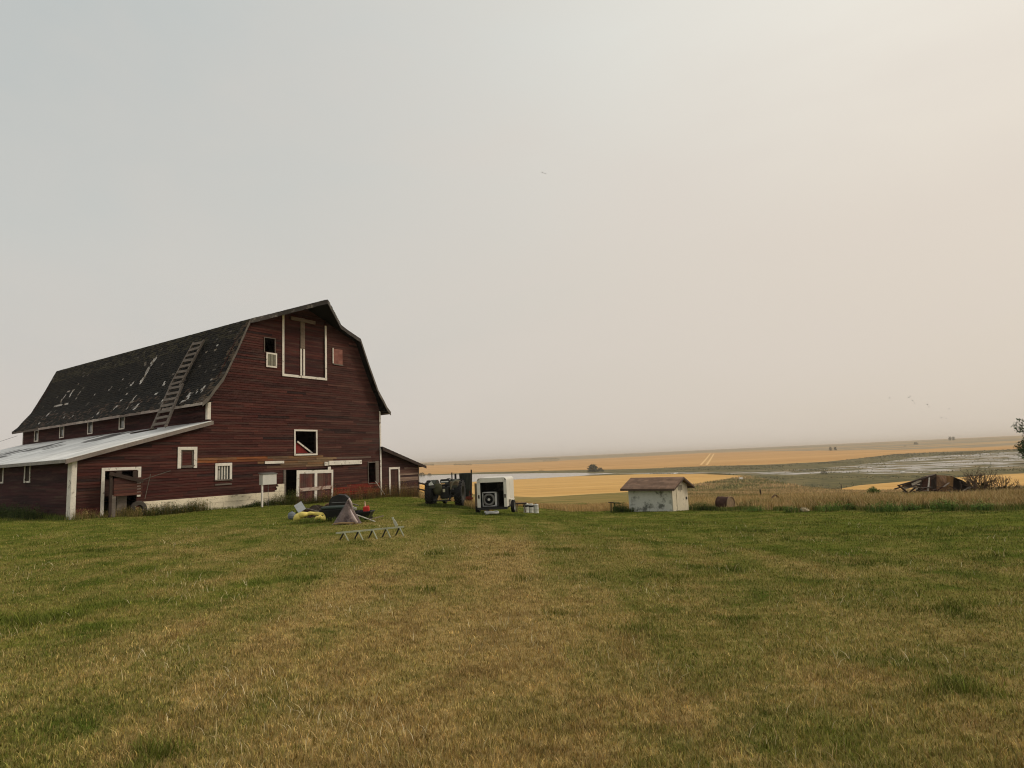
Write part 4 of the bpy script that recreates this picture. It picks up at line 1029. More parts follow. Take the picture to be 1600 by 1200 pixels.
# ------------------------------------------------------------------ cargo trailer
Y = 31.0; c = at(770, 790, Y)
TL = empty('cargo_trailer', on_ground(c.x-.02, Y), 'small white enclosed cargo trailer with its rear end open', 'trailer', rz=math.radians(-7.5))
tw, tl, tz0, tz1 = .74, 2.9, .36, 1.78
wp = pmat('white_trailer_paint', lin(212, 208, 198), var=.06, scale=1.5, rough=.45, patch=lin(176, 166, 146), patch_thr=(.56, .75), patch_scale=1.2)
def rr_prof(w_, z0, z1, r=.16, n=6):
    P = [(-w_, z0)]
    for i in range(n+1): a = math.pi-math.pi/2*i/n; P.append((-w_+r+r*math.cos(a), z1-r+r*math.sin(a)))
    for i in range(n+1): a = math.pi/2-math.pi/2*i/n; P.append((w_-r+r*math.cos(a), z1-r+r*math.sin(a)))
    P.append((w_, z0)); return P
out = rr_prof(tw, tz0, tz1); inn = rr_prof(tw-.04, tz0, tz1-.04, .13)
n = len(out); ys = [0, .0, tl-.25, tl-.06, tl]
mb = MB(); sc = [1, 1, 1, .96, .86]
vs = []
for y_, s_ in ((0, 1), (tl-.3, 1), (tl-.08, .95), (tl, .84)):
    vs += [(x_*s_, y_, tz0+(z_-tz0)*(s_*.5+.5)) for x_, z_ in out]
fs = []
for k in range(3):
    for i in range(n-1): fs.append((k*n+i, k*n+i+1, (k+1)*n+i+1, (k+1)*n+i))
fs.append(tuple(3*n+i for i in range(n)))
mb.add(vs, fs)
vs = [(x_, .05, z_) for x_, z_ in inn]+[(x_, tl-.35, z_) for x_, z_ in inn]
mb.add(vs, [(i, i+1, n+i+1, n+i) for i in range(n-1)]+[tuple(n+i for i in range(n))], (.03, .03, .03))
mb.add([(x_, .0, z_) for x_, z_ in out]+[(x_, .05, z_) for x_, z_ in inn], [(i, i+1, n+i+1, n+i) for i in range(n-1)])
mb.build('body', wp, TL, fix=False)
mb = MB(); mb.box(-tw, -tw+.17, -.03, -.002, tz0, tz1-.14); mb.box(tw-.15, tw, -.03, -.002, tz0, tz1-.14)
mb.hexa([(-tw+.02, -.03, tz1-.22), (tw-.02, -.03, tz1-.22), (tw-.02, -.002, tz1-.22), (-tw+.02, -.002, tz1-.22), (-tw+.14, -.03, tz1-.015), (tw-.14, -.03, tz1-.015), (tw-.14, -.002, tz1-.015), (-tw+.14, -.002, tz1-.015)])
mb.build('rear_frame', wp, TL, bevel=.008)
mb = MB(); mb.box(-tw, tw, -.03, .06, tz0-.12, tz0-.003); mb.box(-tw+.05, -tw+.12, .06, tl-.1, tz0-.1, tz0-.01); mb.box(tw-.12, tw-.05, .06, tl-.1, tz0-.1, tz0-.01); mb.box(-.04, .04, tl-.1, tl+.9, tz0-.06, tz0+.02); mb.build('chassis', M['darkmetal'], TL)
mb = MB(); mb.box(-tw+.02, tw-.02, .0, tl-.1, tz0-.005, tz0+.02, lin(52, 48, 44)); mb.build('floor', M['darkwood'], TL)
for s_ in (-1, 1):
    mb = MB(); mb.box(s_*(tw-.09)-.035, s_*(tw-.09)+.035, -.045, -.028, .80, .97); mb.build('tail_lamp', flat('dark_lamp', lin(40, 22, 20), .4), TL)
    wheel(TL, s_*(tw+.16), .95, .31, .18, .6, 'wheel', False, (150, 148, 140))
    mb = MB(); mb.box(min(s_*tw, s_*(tw+.2))+.003*s_, max(s_*tw, s_*(tw+.2)), .62, 1.28, .66, .69); mb.build('mudguard', wp, TL)
mb = MB(); mb.box(-tw-.03, -tw-.005, -.62, -.02, tz0+.05, tz1-.25, M=Matrix.Translation((-tw, -.02, 0)) @ Matrix.Rotation(math.radians(-158), 4, 'Z') @ Matrix.Translation((tw, 0, 0)))
dd = mb.build('rear_door', pmat('brown_door_lining', lin(112, 96, 76), var=.2), TL); dd['label'] = 'open rear door folded back, brown inside'

# blower unit inside the trailer
uo = TL.location+Matrix.Rotation(math.radians(-7.5), 3, 'Z') @ Vector((-.18, .35, tz0+.02))
bl_ = empty('blower_unit', uo, 'white framed blower with a round grey fan standing inside the cargo trailer', 'blower', rz=math.radians(-7.5))
mb = MB(); a = .36
for b in ((-a, -a+.045, -.05, .5, 0, .70), (a-.09, a, -.05, .5, 0, .70), (-a, a, -.05, .5, .66, .70), (-a, a, -.05, .02, 0, .04)): mb.box(*b)
mb.build('frame', flat('white_frame', lin(200, 200, 198), .5), bl_)
mb = MB(); mb.tube([(-.03+.25*math.cos(t), -.06, .33+.25*math.sin(t)) for t in np.linspace(0, 2*math.pi, 28, endpoint=False)], .055, 10, closed=True); mb.build('fan_ring', flat('grey_ring', lin(120, 118, 114), .5), bl_, smooth=True)
mb = MB(); mb.lathe([(0, -.12), (.05, -.12), (.07, -.08), (.07, .02)], 14, 'y', (-.03, 0, .33)); mb.build('hub', flat('white_hub', lin(215, 212, 205), .4), bl_)
mb = MB()
for i in range(6):
    Mx = Matrix.Translation((-.03, -.04, .33)) @ Matrix.Rotation(i*math.pi/3, 4, 'Y') @ Matrix.Rotation(.5, 4, 'Z'); mb.box(-.045, .045, -.004, .004, .06, .2, M=Mx)
mb.build('fan_blades', M['blackp'], bl_)
mb = MB(); mb.box(-a+.05, a-.1, .0, .45, .04, .62); mb.build('housing', M['black'], bl_)
# pale hose and board on the ground behind the trailer
g = hit(768, 804.5); 
mb = MB(); P = []
for i in range(60):
    t = i/59; a = t*2*math.pi*2.6; P.append((.30*math.cos(a)*(1+.1*math.sin(a*1.7)), .24*math.sin(a), .06+.08*t+.02*math.sin(a*3)))
mb.tube(P, .04, 7); o = mb.build('hose', pmat('pale_hose', lin(168, 168, 166), var=.2), None, smooth=True); o.location = (g.x+.02, g.y-.2, g.z+.02); tag(o, 'pale grey hose coiled on the grass behind the open trailer', 'hose')
mb = MB(); mb.bar((0, 0, .04), (-.22, .55, .32), .13, .03); o = mb.build('board', M['greywood']); g2 = hit(763, 801); o.location = g2; tag(o, 'short grey board propped against the trailer bumper', 'board')

# ------------------------------------------------------------------ white drums and work table beyond the trailer
Y = 36.0
for i, (px, lab) in enumerate(((821.5, 'white drum with a dark band beside the little wooden table, leftmost of the three'), (829, 'middle one of three white drums on the lawn edge'), (837, 'rightmost of three white drums on the lawn edge'))):
    g = at(px, 783, Y+.2*i); g = on_ground(g.x, g.y)
    d_ = empty('drum', g, lab, 'drum', group='white drums right of the trailer')
    mb = MB(); mb.lathe([(0, 0), (.15, 0), (.155, .03), (.14, .06), (.145, .2), (.155, .22), (.145, .24), (.145, .4), (.155, .42), (.13, .46), (0, .47)], 18, 'z'); mb.build('body', flat('white_drum', lin(196, 196, 190), .5), d_, smooth=True)
    mb = MB(); mb.lathe([(.158, .30), (.162, .30), (.162, .38), (.158, .38)], 18, 'z') if i != 2 else mb.lathe([(.0, .475), (.04, .475), (.04, .50), (0, .50)], 12, 'z'); mb.build('band' if i != 2 else 'cap', M['blackp'], d_)
    d_.scale = (1.0, 1.0, 1.12)
g = at(811, 784, Y); g = on_ground(g.x, g.y)
t_ = empty('table', g, 'little weathered wooden table left of the white drums', 'table')
mb = MB(); mb.box(-.2, .42, -.2, .2, .46, .52); mb.build('table_top', M['darkwood'], t_)
for sx in (-.12, .32):
    for sy in (-.15, .15):
        mb = MB(); mb.bar((sx*1.15-.02, sy, 0), (sx*.9, sy*.8, .46), .05, .05); mb.build('leg', M['wood'], t_)

# ------------------------------------------------------------------ white stucco shed
pa = hit(983, 794); pb = hit(1051, 796.5)
A = Vector((pa.x, pa.y)); Yc = 38.0
A3 = at(983, 790, Yc+.95); B3 = at(1051, 790, Yc-.95)
g0 = on_ground(A3.x, A3.y); g1 = on_ground(B3.x, B3.y)
ln = (Vector((g1.x, g1.y))-Vector((g0.x, g0.y))); Ls = ln.length; rz = math.atan2(ln.y, ln.x)
zb = min(g0.z, g1.z)
sh = empty('well_house', (g0.x, g0.y, zb), 'small white stained shed with a brown shingled gable roof on the lawn edge', 'shed', rz=rz)
ht = at(1051, 763.5, Yc-.95).z-zb; dpt = 2.0
pk = at(1063, 745.5, Yc-.1).z-zb
ht = (ht+.34*pk)/1.34
stc = pmat('stained_white_stucco', lin(208, 208, 200), var=.10, scale=3, patch=lin(112, 114, 106), patch_thr=(.50, .62), patch_scale=1.5, bump=.3, rough=.95)
mb = MB()
mb.prism([(0, -.3), (dpt, -.3), (dpt, ht), (dpt/2, pk-.06), (0, ht)], 0, Ls, plane='yz')
mb.build('wall', stc, sh, fix=True)
rf = MB(); oh = .34; sl_ = (pk-ht)/(dpt/2)
nrow = 9
for sgn in (0, 1):
    for i in range(nrow):
        t0, t1 = i/nrow, (i+1)/nrow
        def pt(t, lift=0):
            yy = dpt/2-(dpt/2+oh)*t; zz = pk+.02-sl_*(dpt/2+oh)*t
            if sgn: yy = dpt-yy
            return yy, zz+lift
        x_ = -oh
        while x_ < Ls+oh-.01:
            nx_ = min(x_+rnd.uniform(.2, .4), Ls+oh); kq = rnd.uniform(.82, 1.18); cc = tuple(q*kq for q in lin(128, 102, 84))
            (ya, za), (yb, zb_) = pt(t0), pt(t1)
            rf.hexa([(x_, ya, za-.02), (nx_, ya, za-.02), (nx_, yb, zb_-.02), (x_, yb, zb_-.02), (x_, ya, za+.005), (nx_, ya, za+.005), (nx_, yb, zb_+.018), (x_, yb, zb_+.018)], cc); x_ = nx_
ro = rf.build('roof', pmat('brown_shingles', (1, 1, 1), var=.2, scale=3), sh, fix=True)
for sgn in (0, 1):
    ya, za, yb, zz_ = dpt/2, pk+.0, -oh, pk-sl_*(dpt/2+oh)
    if sgn: yb = dpt+oh
    for xx in (-oh-.02, Ls+oh):
        mb = MB(); mb.hexa([(xx, ya, za-.10), (xx+.02, ya, za-.10), (xx+.02, yb, zz_-.09), (xx, yb, zz_-.09), (xx, ya, za+.0), (xx+.02, ya, za+.0), (xx+.02, yb, zz_+.0), (xx, yb, zz_+.0)]); mb.build('rake_board', flat('rake_brown', lin(92, 76, 66), .9), ro)
mb = MB(); mb.box(-oh, Ls+oh, -oh-.018, -oh-.002, pk-sl_*(dpt/2+oh)-.10, pk-sl_*(dpt/2+oh)-.0); mb.box(-oh, Ls+oh, dpt+oh+.002, dpt+oh+.018, pk-sl_*(dpt/2+oh)-.10, pk-sl_*(dpt/2+oh)); mb.build('eave_board', flat('eave_brown', lin(84, 68, 60), .9), ro)
wallm = pmat('worn_sunlit_gable_paint', lin(216, 205, 182), var=.10, scale=2.5, patch=lin(112, 100, 84), patch_thr=(.60, .68), patch_scale=2.6, bump=.25)  # sun on this gable painted in as a warmer white, under worn patches
mb = MB(); mb.prism([(.0, -.3), (dpt, -.3), (dpt, ht-.02), (dpt/2, pk-.10), (0, ht-.02)], Ls+.003, Ls+.03, plane='yz'); mb.build('gable_panel', wallm, sh)
mb = MB(); mb.box(Ls+.031, Ls+.055, dpt*.25, dpt*.72, -.1, ht+.05); d_ = mb.build('door', wallm, sh, bevel=.01); d_['label'] = 'door in the gable end, its white warmed by painted sunlight'
mb = MB(); mb.box(Ls+.056, Ls+.07, dpt*.35, dpt*.62, ht-.30, ht-.0); mb.build('hatch', flat('grey_hatch', lin(150, 142, 126), .9), d_)
mb = MB(); mb.box(Ls+.031, Ls+.07, dpt*.85, dpt*.92, ht*.42, ht*.52); mb.build('latch', M['blackp'], sh)
mb = MB(); mb.box(Ls-.03, Ls+.035, -.02, -.001, -.3, ht-.02); mb.build('corner_board', flat('corner_grey', lin(190, 184, 170), .8), sh)

# wooden rack left of the shed
Yk = 40.0; g = at(960, 790, Yk); g = on_ground(g.x, Yk)
r_ = empty('wooden_stand', g, 'dark broken wooden stand in the straw left of the white shed', 'stand', rz=.2)
mb = MB(); mb.bar((-.35, 0, .62), (.42, 0, .52), .3, .05); mb.build('top_board', M['darkwood'], r_)
for p0, p1 in (((-.28, -.1, -.1), (-.25, -.1, .6)), ((.0, -.1, -.1), (-.02, -.1, .58)), ((.10, .1, -.1), (.02, .1, .58)), ((.36, 0, -.1), (.1, 0, .3))):
    mb = MB(); mb.bar(p0, p1, .06, .06); mb.build('leg', M['darkwood'], r_)
mb = MB(); mb.box(-.12, .2, -.12, .0, .08, .34, (.6, .5, .5)); mb.build('side_board', M['rust'], r_)

# rusty barrel
Yk = 37.0; g = at(1134, 797, Yk); g = on_ground(g.x, Yk)
br_ = empty('barrel', g, 'large rusty metal barrel lying on its side in the grass right of the white shed', 'barrel', rz=math.radians(-50))
R_ = .40; l_ = .40
M['rust'] = pmat('shade_darkened_rust', lin(70, 48, 40), var=.4, scale=3, rough=.95, bump=.4, patch=lin(96, 74, 60), patch_thr=(.55, .7), patch_scale=3)  # barrel side lies in shade: that shade is put into a darker rust
mb = MB(); prof = []
for t in np.linspace(-l_, l_, 22): prof.append((R_+(.018 if abs(abs(t)-.18) < .03 else 0)-.006*math.sin(t*9), t))
prof = [(R_-.03, -l_+.02)]+[(R_+.02, -l_)]+prof+[(R_+.02, l_), (R_-.03, l_-.02)]
mb.lathe(prof, 30, 'x', (0, 0, R_-.02)); mb.build('shell', M['rust'], br_, smooth=True, fix=False)
mb = MB(); mb.lathe([(0, l_-.03), (R_-.02, l_-.03), (R_-.02, l_+.004), (R_+.022, l_+.004), (R_+.022, l_-.05)], 30, 'x', (0, 0, R_-.02)); mb.build('end_cap', pmat('sunlit_rusty_cap', lin(146, 122, 94), var=.3, scale=3, patch=lin(112, 80, 60), patch_thr=(.56, .7), patch_scale=3), br_, fix=False)  # this end faces the sun: the sunlight is put into its paler tan
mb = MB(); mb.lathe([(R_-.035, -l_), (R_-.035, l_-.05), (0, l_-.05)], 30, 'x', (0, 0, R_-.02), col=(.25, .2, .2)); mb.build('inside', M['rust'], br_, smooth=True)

# small leftovers in the rough grass
def rock(px, py, s, col, label, name='stone', cat='stone', Y=None):
    g = hit(px, py) if Y is None else on_ground(*at(px, py, Y)[:2]); mb = MB(); n = 8; rr_ = random.Random(int(px))
    vs = []; fs = []
    for i in range(6):
        th = math.pi*i/5
        for k in range(n):
            a = 2*math.pi*k/n; q = s*(.8+.4*rr_.random()); vs.append((q*math.sin(th)*math.cos(a), q*.8*math.sin(th)*math.sin(a), q*.55*math.cos(th)))
    for i in range(5):
        for k in range(n): fs.append((i*n+k, i*n+(k+1) % n, (i+1)*n+(k+1) % n, (i+1)*n+k))
    mb.add(vs, fs, (1, 1, 1)); o = mb.build(name, pmat(name+'_surface', lin(*col), var=.25, scale=5, bump=.3), None, smooth=False); o.location = g+Vector((0, 0, s*.3)); return tag(o, label, cat)
rock(1257, 799, .22, (176, 160, 132), 'pale fieldstone at the edge of the tall dry grass')
rock(1405, 796.5, .09, (186, 180, 164), 'small pale stone on the green lawn below the collapsed shed')
g = on_ground(*at(1212, 790, 40)[:2]); mb = MB()
mb.bar((-.3, 0, .35), (.05, 0, .62), .25, .03); mb.bar((.02, 0, .62), (.4, 0, .3), .3, .03); mb.bar((-.15, -.1, .1), (.1, -.1, .55), .05, .05)
o = mb.build('scrap_metal', M['rust']); o.location = g; tag(o, 'bent rusty sheet of scrap lying in the tall dry grass', 'scrap')
for px, py, Yp, hh, lab in ((1188, 769, 75, 1.1, 'lone dark fence post in the meadow beyond the dry grass'), (1313.5, 752, 150, 1.8, 'far dark post standing in the green meadow')):
    g = on_ground(*at(px, py, Yp)[:2]); mb = MB(); mb.tube([(0, 0, -.2), (.03, 0, hh*.5), (.0, 0, hh)], [.10, .09, .08], 7); o = mb.build('post', M['darkwood']); o.location = g; tag(o, lab, 'post')
g = hit(1158, 749); mb = MB(); s_ = 1
o = rock(1158, 749.5, 1.7, (214, 210, 200), 'large white boulder in the meadow beyond the tip of the golden field', 'boulder', 'boulder')
o = rock(1411, 739.5, 1.5, (210, 206, 198), 'small white boulder at the marsh edge above the collapsed shed', 'boulder', 'boulder')

# ------------------------------------------------------------------ junk heap in front of the barn
YJ = 24.0
def J(px, py, Y=YJ): g = at(px, py, Y); return on_ground(g.x, Y)
sc_ = YJ/F_PX
# grey ball / tank
g = J(456, 806, 25.2); mb = MB(); mb.lathe([(0, 0), (.12, .01), (.19, .08), (.21, .2), (.18, .32), (.1, .38), (.05, .39), (.05, .43), (0, .43)], 18, 'z'); o = mb.build('propane_tank', flat('grey_blue_tank', lin(112, 118, 124), .5)); o.location = g; o.scale = (.75,)*3; tag(o, 'round grey blue tank at the left end of the junk heap', 'tank')
g = J(467, 800, 25.6); r_ = empty('chair', g, 'black folding chair with a white pad tipped over beside the grey tank', 'chair', rz=.4)
mb = MB(); mb.bar((-.1, 0, .36), (.18, 0, .52), .36, .05, (.3, -1, .4)); mb.build('seat', flat('white_pad', lin(196, 200, 204), .6), r_)
for a, b in (((-.25, 0, 0), (.15, .1, .6)), ((.3, 0, 0), (-.1, .1, .55)), ((-.25, .3, 0), (.15, .35, .5)), ((.4, .2, 0), (0, .3, .45))):
    mb = MB(); mb.tube([a, b], .02, 6); mb.build('leg', M['blackp'], r_)
mb = MB(); mb.bar((.1, .2, .15), (.45, .2, .28), .4, .08); mb.build('backrest', flat('dark_red_cloth', lin(52, 26, 26), .9), r_)
# yellow inflatable arch
g = J(484, 813, 23.6)
mb = MB(); P = []; R2 = []
for i in range(34):
    t = i/33; a = math.pi*(1-t); P.append((.50*math.cos(a), .1*math.sin(a*2)+.03*math.sin(t*31), .05+.28*math.sin(a)**.7+.01*math.sin(t*26))); R2.append(.085+.02*math.sin(t*9)+.008*math.sin(t*41)+.02*(t < .45))
mb.tube(P, R2, 12); mb.tube([(.2, -.1, .07), (.3, -.15, .16), (.42, -.12, .2), (.5, -.1, .1)], [.05, .07, .08, .05], 10)
o = mb.build('water_slide', pmat('yellow_vinyl', lin(222, 204, 112), var=.15, scale=6, rough=.6, patch=lin(128, 92, 56), patch_thr=(.58, .66), patch_scale=4, bump=.5), smooth=True); o.location = g; tag(o, 'crumpled yellow vinyl slide lying in the grass before the black cart', 'inflatable')
# black cart with green rim
g = J(522, 815, 24.0); r_ = empty('garden_cart', g, 'black plastic cart with grey green rim between the yellow slide and brown tarp', 'cart', rz=.05)
mb = MB(); mb.hexa([(-.42, -.25, .06), (.5, -.25, .06), (.5, .4, .06), (-.42, .4, .06), (-.5, -.3, .46), (.6, -.3, .46), (.6, .45, .46), (-.5, .45, .46)]); mb.build('tub', M['blackp'], r_, bevel=.04)
mb = MB(); mb.box(-.42, .62, -.33, .48, .465, .55); mb.build('rim', flat('grey_green_rim', lin(48, 60, 56), .5), r_, bevel=.03)
for sx in (-.42, .45):
    mb = MB(); mb.lathe([(0, -.05), (.14, -.05), (.16, -.02), (.16, .02), (.14, .05), (0, .05)], 16, 'y', (sx, -.34, .15)); mb.build('wheel', M['black'], r_)
# barbecue
g = J(532, 800, 25.3); r_ = empty('barbecue', g, 'dark covered barbecue grill behind the garden cart', 'grill', rz=.15)
mb = MB(); P = [(-.42, .50), (-.40, .70), (-.28, .86), (-.05, .93), (.2, .90), (.36, .76), (.42, .5)]; mb.prism(P, -.25, .3); mb.build('lid', M['darkmetal'], r_, bevel=.02)
mb = MB(); mb.box(-.40, .40, -.22, .28, .15, .495); mb.build('firebox', M['blackp'], r_, bevel=.02)
for sx in (-.36, .36):
    mb = MB(); mb.box(sx-.03, sx+.03, -.2, .26, -.02, .15); mb.build('leg', M['blackp'], r_)
mb = MB(); mb.tube([(-.3, -.29, .62), (.25, -.29, .62)], .015, 6); mb.build('handle', M['metal'], r_)
# plank leaning on it
a = J(496, 795, 26.0)+Vector((0, 0, .22)); b = at(531, 775, 26.0); mb = MB(); mb.bar(Vector((0, 0, 0)), b-a, .12, .04); o = mb.build('plank', M['greywood']); o.location = a; tag(o, 'long grey plank leaning up against the dark barbecue', 'plank')
g = J(515, 805, 25.6); mb = MB(); mb.box(-.16, .16, -.1, .15, 0, .52, (.9, .85, .8)); mb.tube([(-.14, -.12, .5), (0, -.14, .56), (.14, -.12, .5)], .035, 7, (1.4, 1.3, 1.2)); o = mb.build('box', pmat('tan_cardboard', lin(126, 100, 78), var=.35, scale=6), bevel=.02); o.location = g; tag(o, 'small tan crumpled box left of the barbecue', 'box')
# pyramid tarp (pup tent)
g = J(541, 819.5, 22.8); r_ = empty('tarp_tent', g, 'grey brown tarp draped to a steep peak like a small tent', 'tarp')
hgt = at(545, 781, 22.8).z-g.z
rt = random.Random(4); n = 44; rings = 12; vs = []; fs = []
for j in range(rings):
    t = j/(rings-1)
    for k in range(n):
        a = 2*math.pi*k/n; rx = (.40*t**1.15+.05*t+.03)*(1+.16*math.sin(a*5+1.2)*t+.10*math.sin(a*9+t*3)); ry = (.40*t+.03)*(1+.2*math.sin(a*5)*t)
        vs.append((.08*(1-t)+rx*math.cos(a), ry*math.sin(a), hgt*(1-t)**1.05+(.02*math.sin(a*7) if j == rings-1 else 0)))
for j in range(rings-1):
    for k in range(n): fs.append((j*n+k, j*n+(k+1) % n, (j+1)*n+(k+1) % n, (j+1)*n+k))
mb = MB(); mb.add(vs, fs); mb.build('cover', pmat('grey_brown_tarp', lin(112, 98, 94), var=.25, scale=5, bump=.8, patch=lin(78, 64, 62), patch_thr=(.5, .6), patch_scale=4, rough=.7), r_, smooth=True)
mb = MB(); mb.tube([(.05, 0, hgt-.05), (.12, -.03, hgt+.03), (.20, -.05, hgt-.10), (.24, -.05, hgt-.3)], [.03, .04, .035, .02], 7); mb.tube([(.22, -.25, .5), (.38, -.36, .2), (.47, -.36, .04)], [.015, .05, .06], 7)
mb.build('edging', flat('pale_edging', lin(190, 172, 168), .7), r_, smooth=True)
mb = MB(); mb.tube([(-.35, -.36, .03), (-.1, -.43, .06), (.2, -.42, .05), (.42, -.3, .03)], .035, 6); mb.build('hem', flat('tan_hem', lin(150, 124, 88), .9), r_)
# low black sled with red can
g = J(566, 808, 24.4); r_ = empty('utility_sled', g, 'low black plastic sled behind the tarp tent', 'sled', rz=-.05)
mb = MB(); mb.hexa([(-.42, -.2, .0), (.25, -.2, .0), (.25, .25, .0), (-.42, .25, .0), (-.5, -.28, .27), (.40, -.28, .30), (.40, .32, .30), (-.5, .32, .27)]); mb.build('tub', M['blackp'], r_, bevel=.03)
mb = MB(); mb.tube([(-.5, -.28, .28), (.40, -.28, .31), (.40, .32, .31), (-.5, .32, .28)], .025, 7, closed=True); mb.build('rim', M['blackp'], r_)
c_ = empty('fuel_can', g+Vector((.16, 0, .30)), 'red fuel can with a pale spout sitting on the black sled', 'fuel can')
mb = MB(); mb.box(-.12, .12, -.07, .07, .0, .20); mb.build('body', flat('red_plastic', lin(196, 52, 44), .45), c_, bevel=.04)
mb = MB(); mb.tube([(-.03, 0, .18), (-.04, 0, .26), (-.05, 0, .40)], [.035, .025, .012], 8); mb.build('spout', flat('pale_spout', lin(220, 180, 160), .5), c_)
mb = MB(); mb.tube([(.0, 0, .19), (.03, 0, .25), (.09, 0, .24), (.10, 0, .18)], .012, 6); mb.build('handle', flat('red_plastic', lin(196, 52, 44), .45), c_)
a = J(552, 808, 23.4)+Vector((0, 0, .30)); b = J(586, 811, 23.2)+Vector((0, 0, .03)); mb = MB(); mb.tube([Vector((0, 0, 0)), b-a], .022, 8); o = mb.build('pipe', flat('white_pipe', lin(205, 200, 190), .5)); o.location = a; tag(o, 'white plastic pipe sloping to the grass right of the tarp tent', 'pipe')
a = at(549, 792, 23.9); b = at(557, 795, 23.9); mb = MB(); mb.bar(Vector((0, 0, 0)), b-a, .08, .07); mb.bar((0.1, 0, -.05), (.12, .1, a.z*-1+float(gz(a.x, a.y))+.02), .03, .03); o = mb.build('board', flat('pale_grey_board', lin(170, 166, 160), .7)); o.location = a; tag(o, 'short pale board sticking out over the black sled', 'board')

# more clutter in the heap
def heap_cloth(px, py, Y, w_, h_, col, label, name, seed, d_=.35):
    g_ = J(px, py, Y); rg = random.Random(seed); n = 26; R3 = 8; vs = []; fs = []
    for j in range(R3):
        t = j/(R3-1)
        for k in range(n):
            a = 2*math.pi*k/n; f = (1+.22*math.sin(a*3+seed)+.12*math.sin(a*7+seed*2)+.08*rg.uniform(-1, 1)); vs.append((w_*.5*t*f*math.cos(a), d_*.5*t*f*math.sin(a), h_*(1-t**1.7)*(1+.25*math.sin(a*4+seed)*t)+.01))
    for j in range(R3-1):
        for k in range(n): fs.append((j*n+k, j*n+(k+1) % n, (j+1)*n+(k+1) % n, (j+1)*n+k))
    mb = MB(); mb.add(vs, fs); o = mb.build(name, pmat(name+'_cloth', lin(*col), var=.3, scale=7, bump=.8, rough=.8), None, smooth=False); o.location = g_; return tag(o, label, name.replace('_', ' '))
heap_cloth(476, 803, 25.8, .9, .32, (58, 36, 34), 'dark red brown crumpled sheet behind the yellow slide', 'crumpled_sheet', 3)
heap_cloth(493, 799, 26.6, 1.3, .42, (62, 52, 42), 'brown cover lying below the sliding door', 'cover', 13)
heap_cloth(508, 812, 24.4, .9, .22, (34, 36, 36), 'dark flattened sheet right of the yellow slide', 'dark_sheet', 14)
heap_cloth(561, 800, 25.6, 1.0, .30, (48, 42, 40), 'dark brown blanket heaped behind the red fuel can', 'blanket', 15)
for a, c, w_, lab in (((522, 778, 25.8), (560, 790, 25.3), .07, 'grey board sloping right from the barbecue lid'), ((470, 792, 26.2), (500, 800, 25.6), .06, 'dark board lying over the red brown sheet')):
    p0 = at(*a); p1 = at(*c); mb = MB(); mb.bar(Vector((0, 0, 0)), p1-p0, w_, .03); o = mb.build('board', M['greywood']); o.location = p0; tag(o, lab, 'board')
heap_cloth(512, 803, 25.2, .8, .36, (84, 66, 50), 'brown crumpled sacking left of the barbecue', 'sacking', 5)
heap_cloth(552, 806, 24.6, .7, .34, (30, 30, 32), 'black plastic bag slumped behind the brown tarp', 'plastic_bag', 8)
heap_cloth(573, 806, 24.9, .5, .18, (44, 40, 40), 'small dark rag heap at the right end of the junk heap', 'rag_heap', 9)
for a, c, w_, lab in (((508, 796, 25.7), (549, 783, 26.0), .06, 'thin weathered batten lying across the barbecue'), ((575, 812, 23.2), (599, 806, 23.8), .04, 'thin stick lying on the lawn right of the white pipe')):
    p0 = at(*a); p1 = at(*c); mb = MB(); mb.bar(Vector((0, 0, 0)), p1-p0, w_, .03); o = mb.build('batten', M['wood']); o.location = p0; tag(o, lab, 'stick')
# rail on five A shaped legs
A = hit(539, 844.5); B = hit(626, 837.5)
r_ = empty('roller_stand', A, 'long pale metal rail on five A shaped leg pairs standing on the lawn', 'rack')
ab = B-A; L_ = Vector((ab.x, ab.y, 0)).length; dr_ = Vector((ab.x, ab.y, 0)).normalized(); pr = Vector((-dr_.y, dr_.x, 0)); YB = B.y
ra = at(525, 833, A.y-(B.y-A.y)*.13)-A; rb = at(631, 823, B.y+(B.y-A.y)*.05)-A
pale = pmat('pale_green_metal', lin(150, 154, 132), var=.15, rough=.5)
mb = MB(); mb.bar(ra, rb, .035, .045); mb.build('rail', pale, r_)
for i in range(5):
    t = .11+.205*i; q = ra.lerp(rb, t); gzq = float(gz(A.x+q.x, A.y+q.y))-A.z
    for s_, mt in ((-1, M['darkmetal']), (1, pale)):
        foot = Vector((q.x+dr_.x*.07*s_, q.y+dr_.y*.07*s_, gzq-.02))+pr*(-.13 if s_ > 0 else .13); foot.z = float(gz(A.x+foot.x, A.y+foot.y))-A.z-.01
        mb = MB(); mb.bar(q, foot, .035, .025, pr); mb.build('leg', mt, r_)
a = at(613, 808, YB-.3)-A; b = at(620, 822, YB-.3)-A
mb = MB(); mb.bar(b, a.lerp(b, .45), .08, .03, (0, 1, 0)); mb.bar(a.lerp(b, .45), a, .05, .03, (0, 1, 0)); mb.build('bracket', flat('pale_bracket', lin(178, 180, 164), .5), r_)

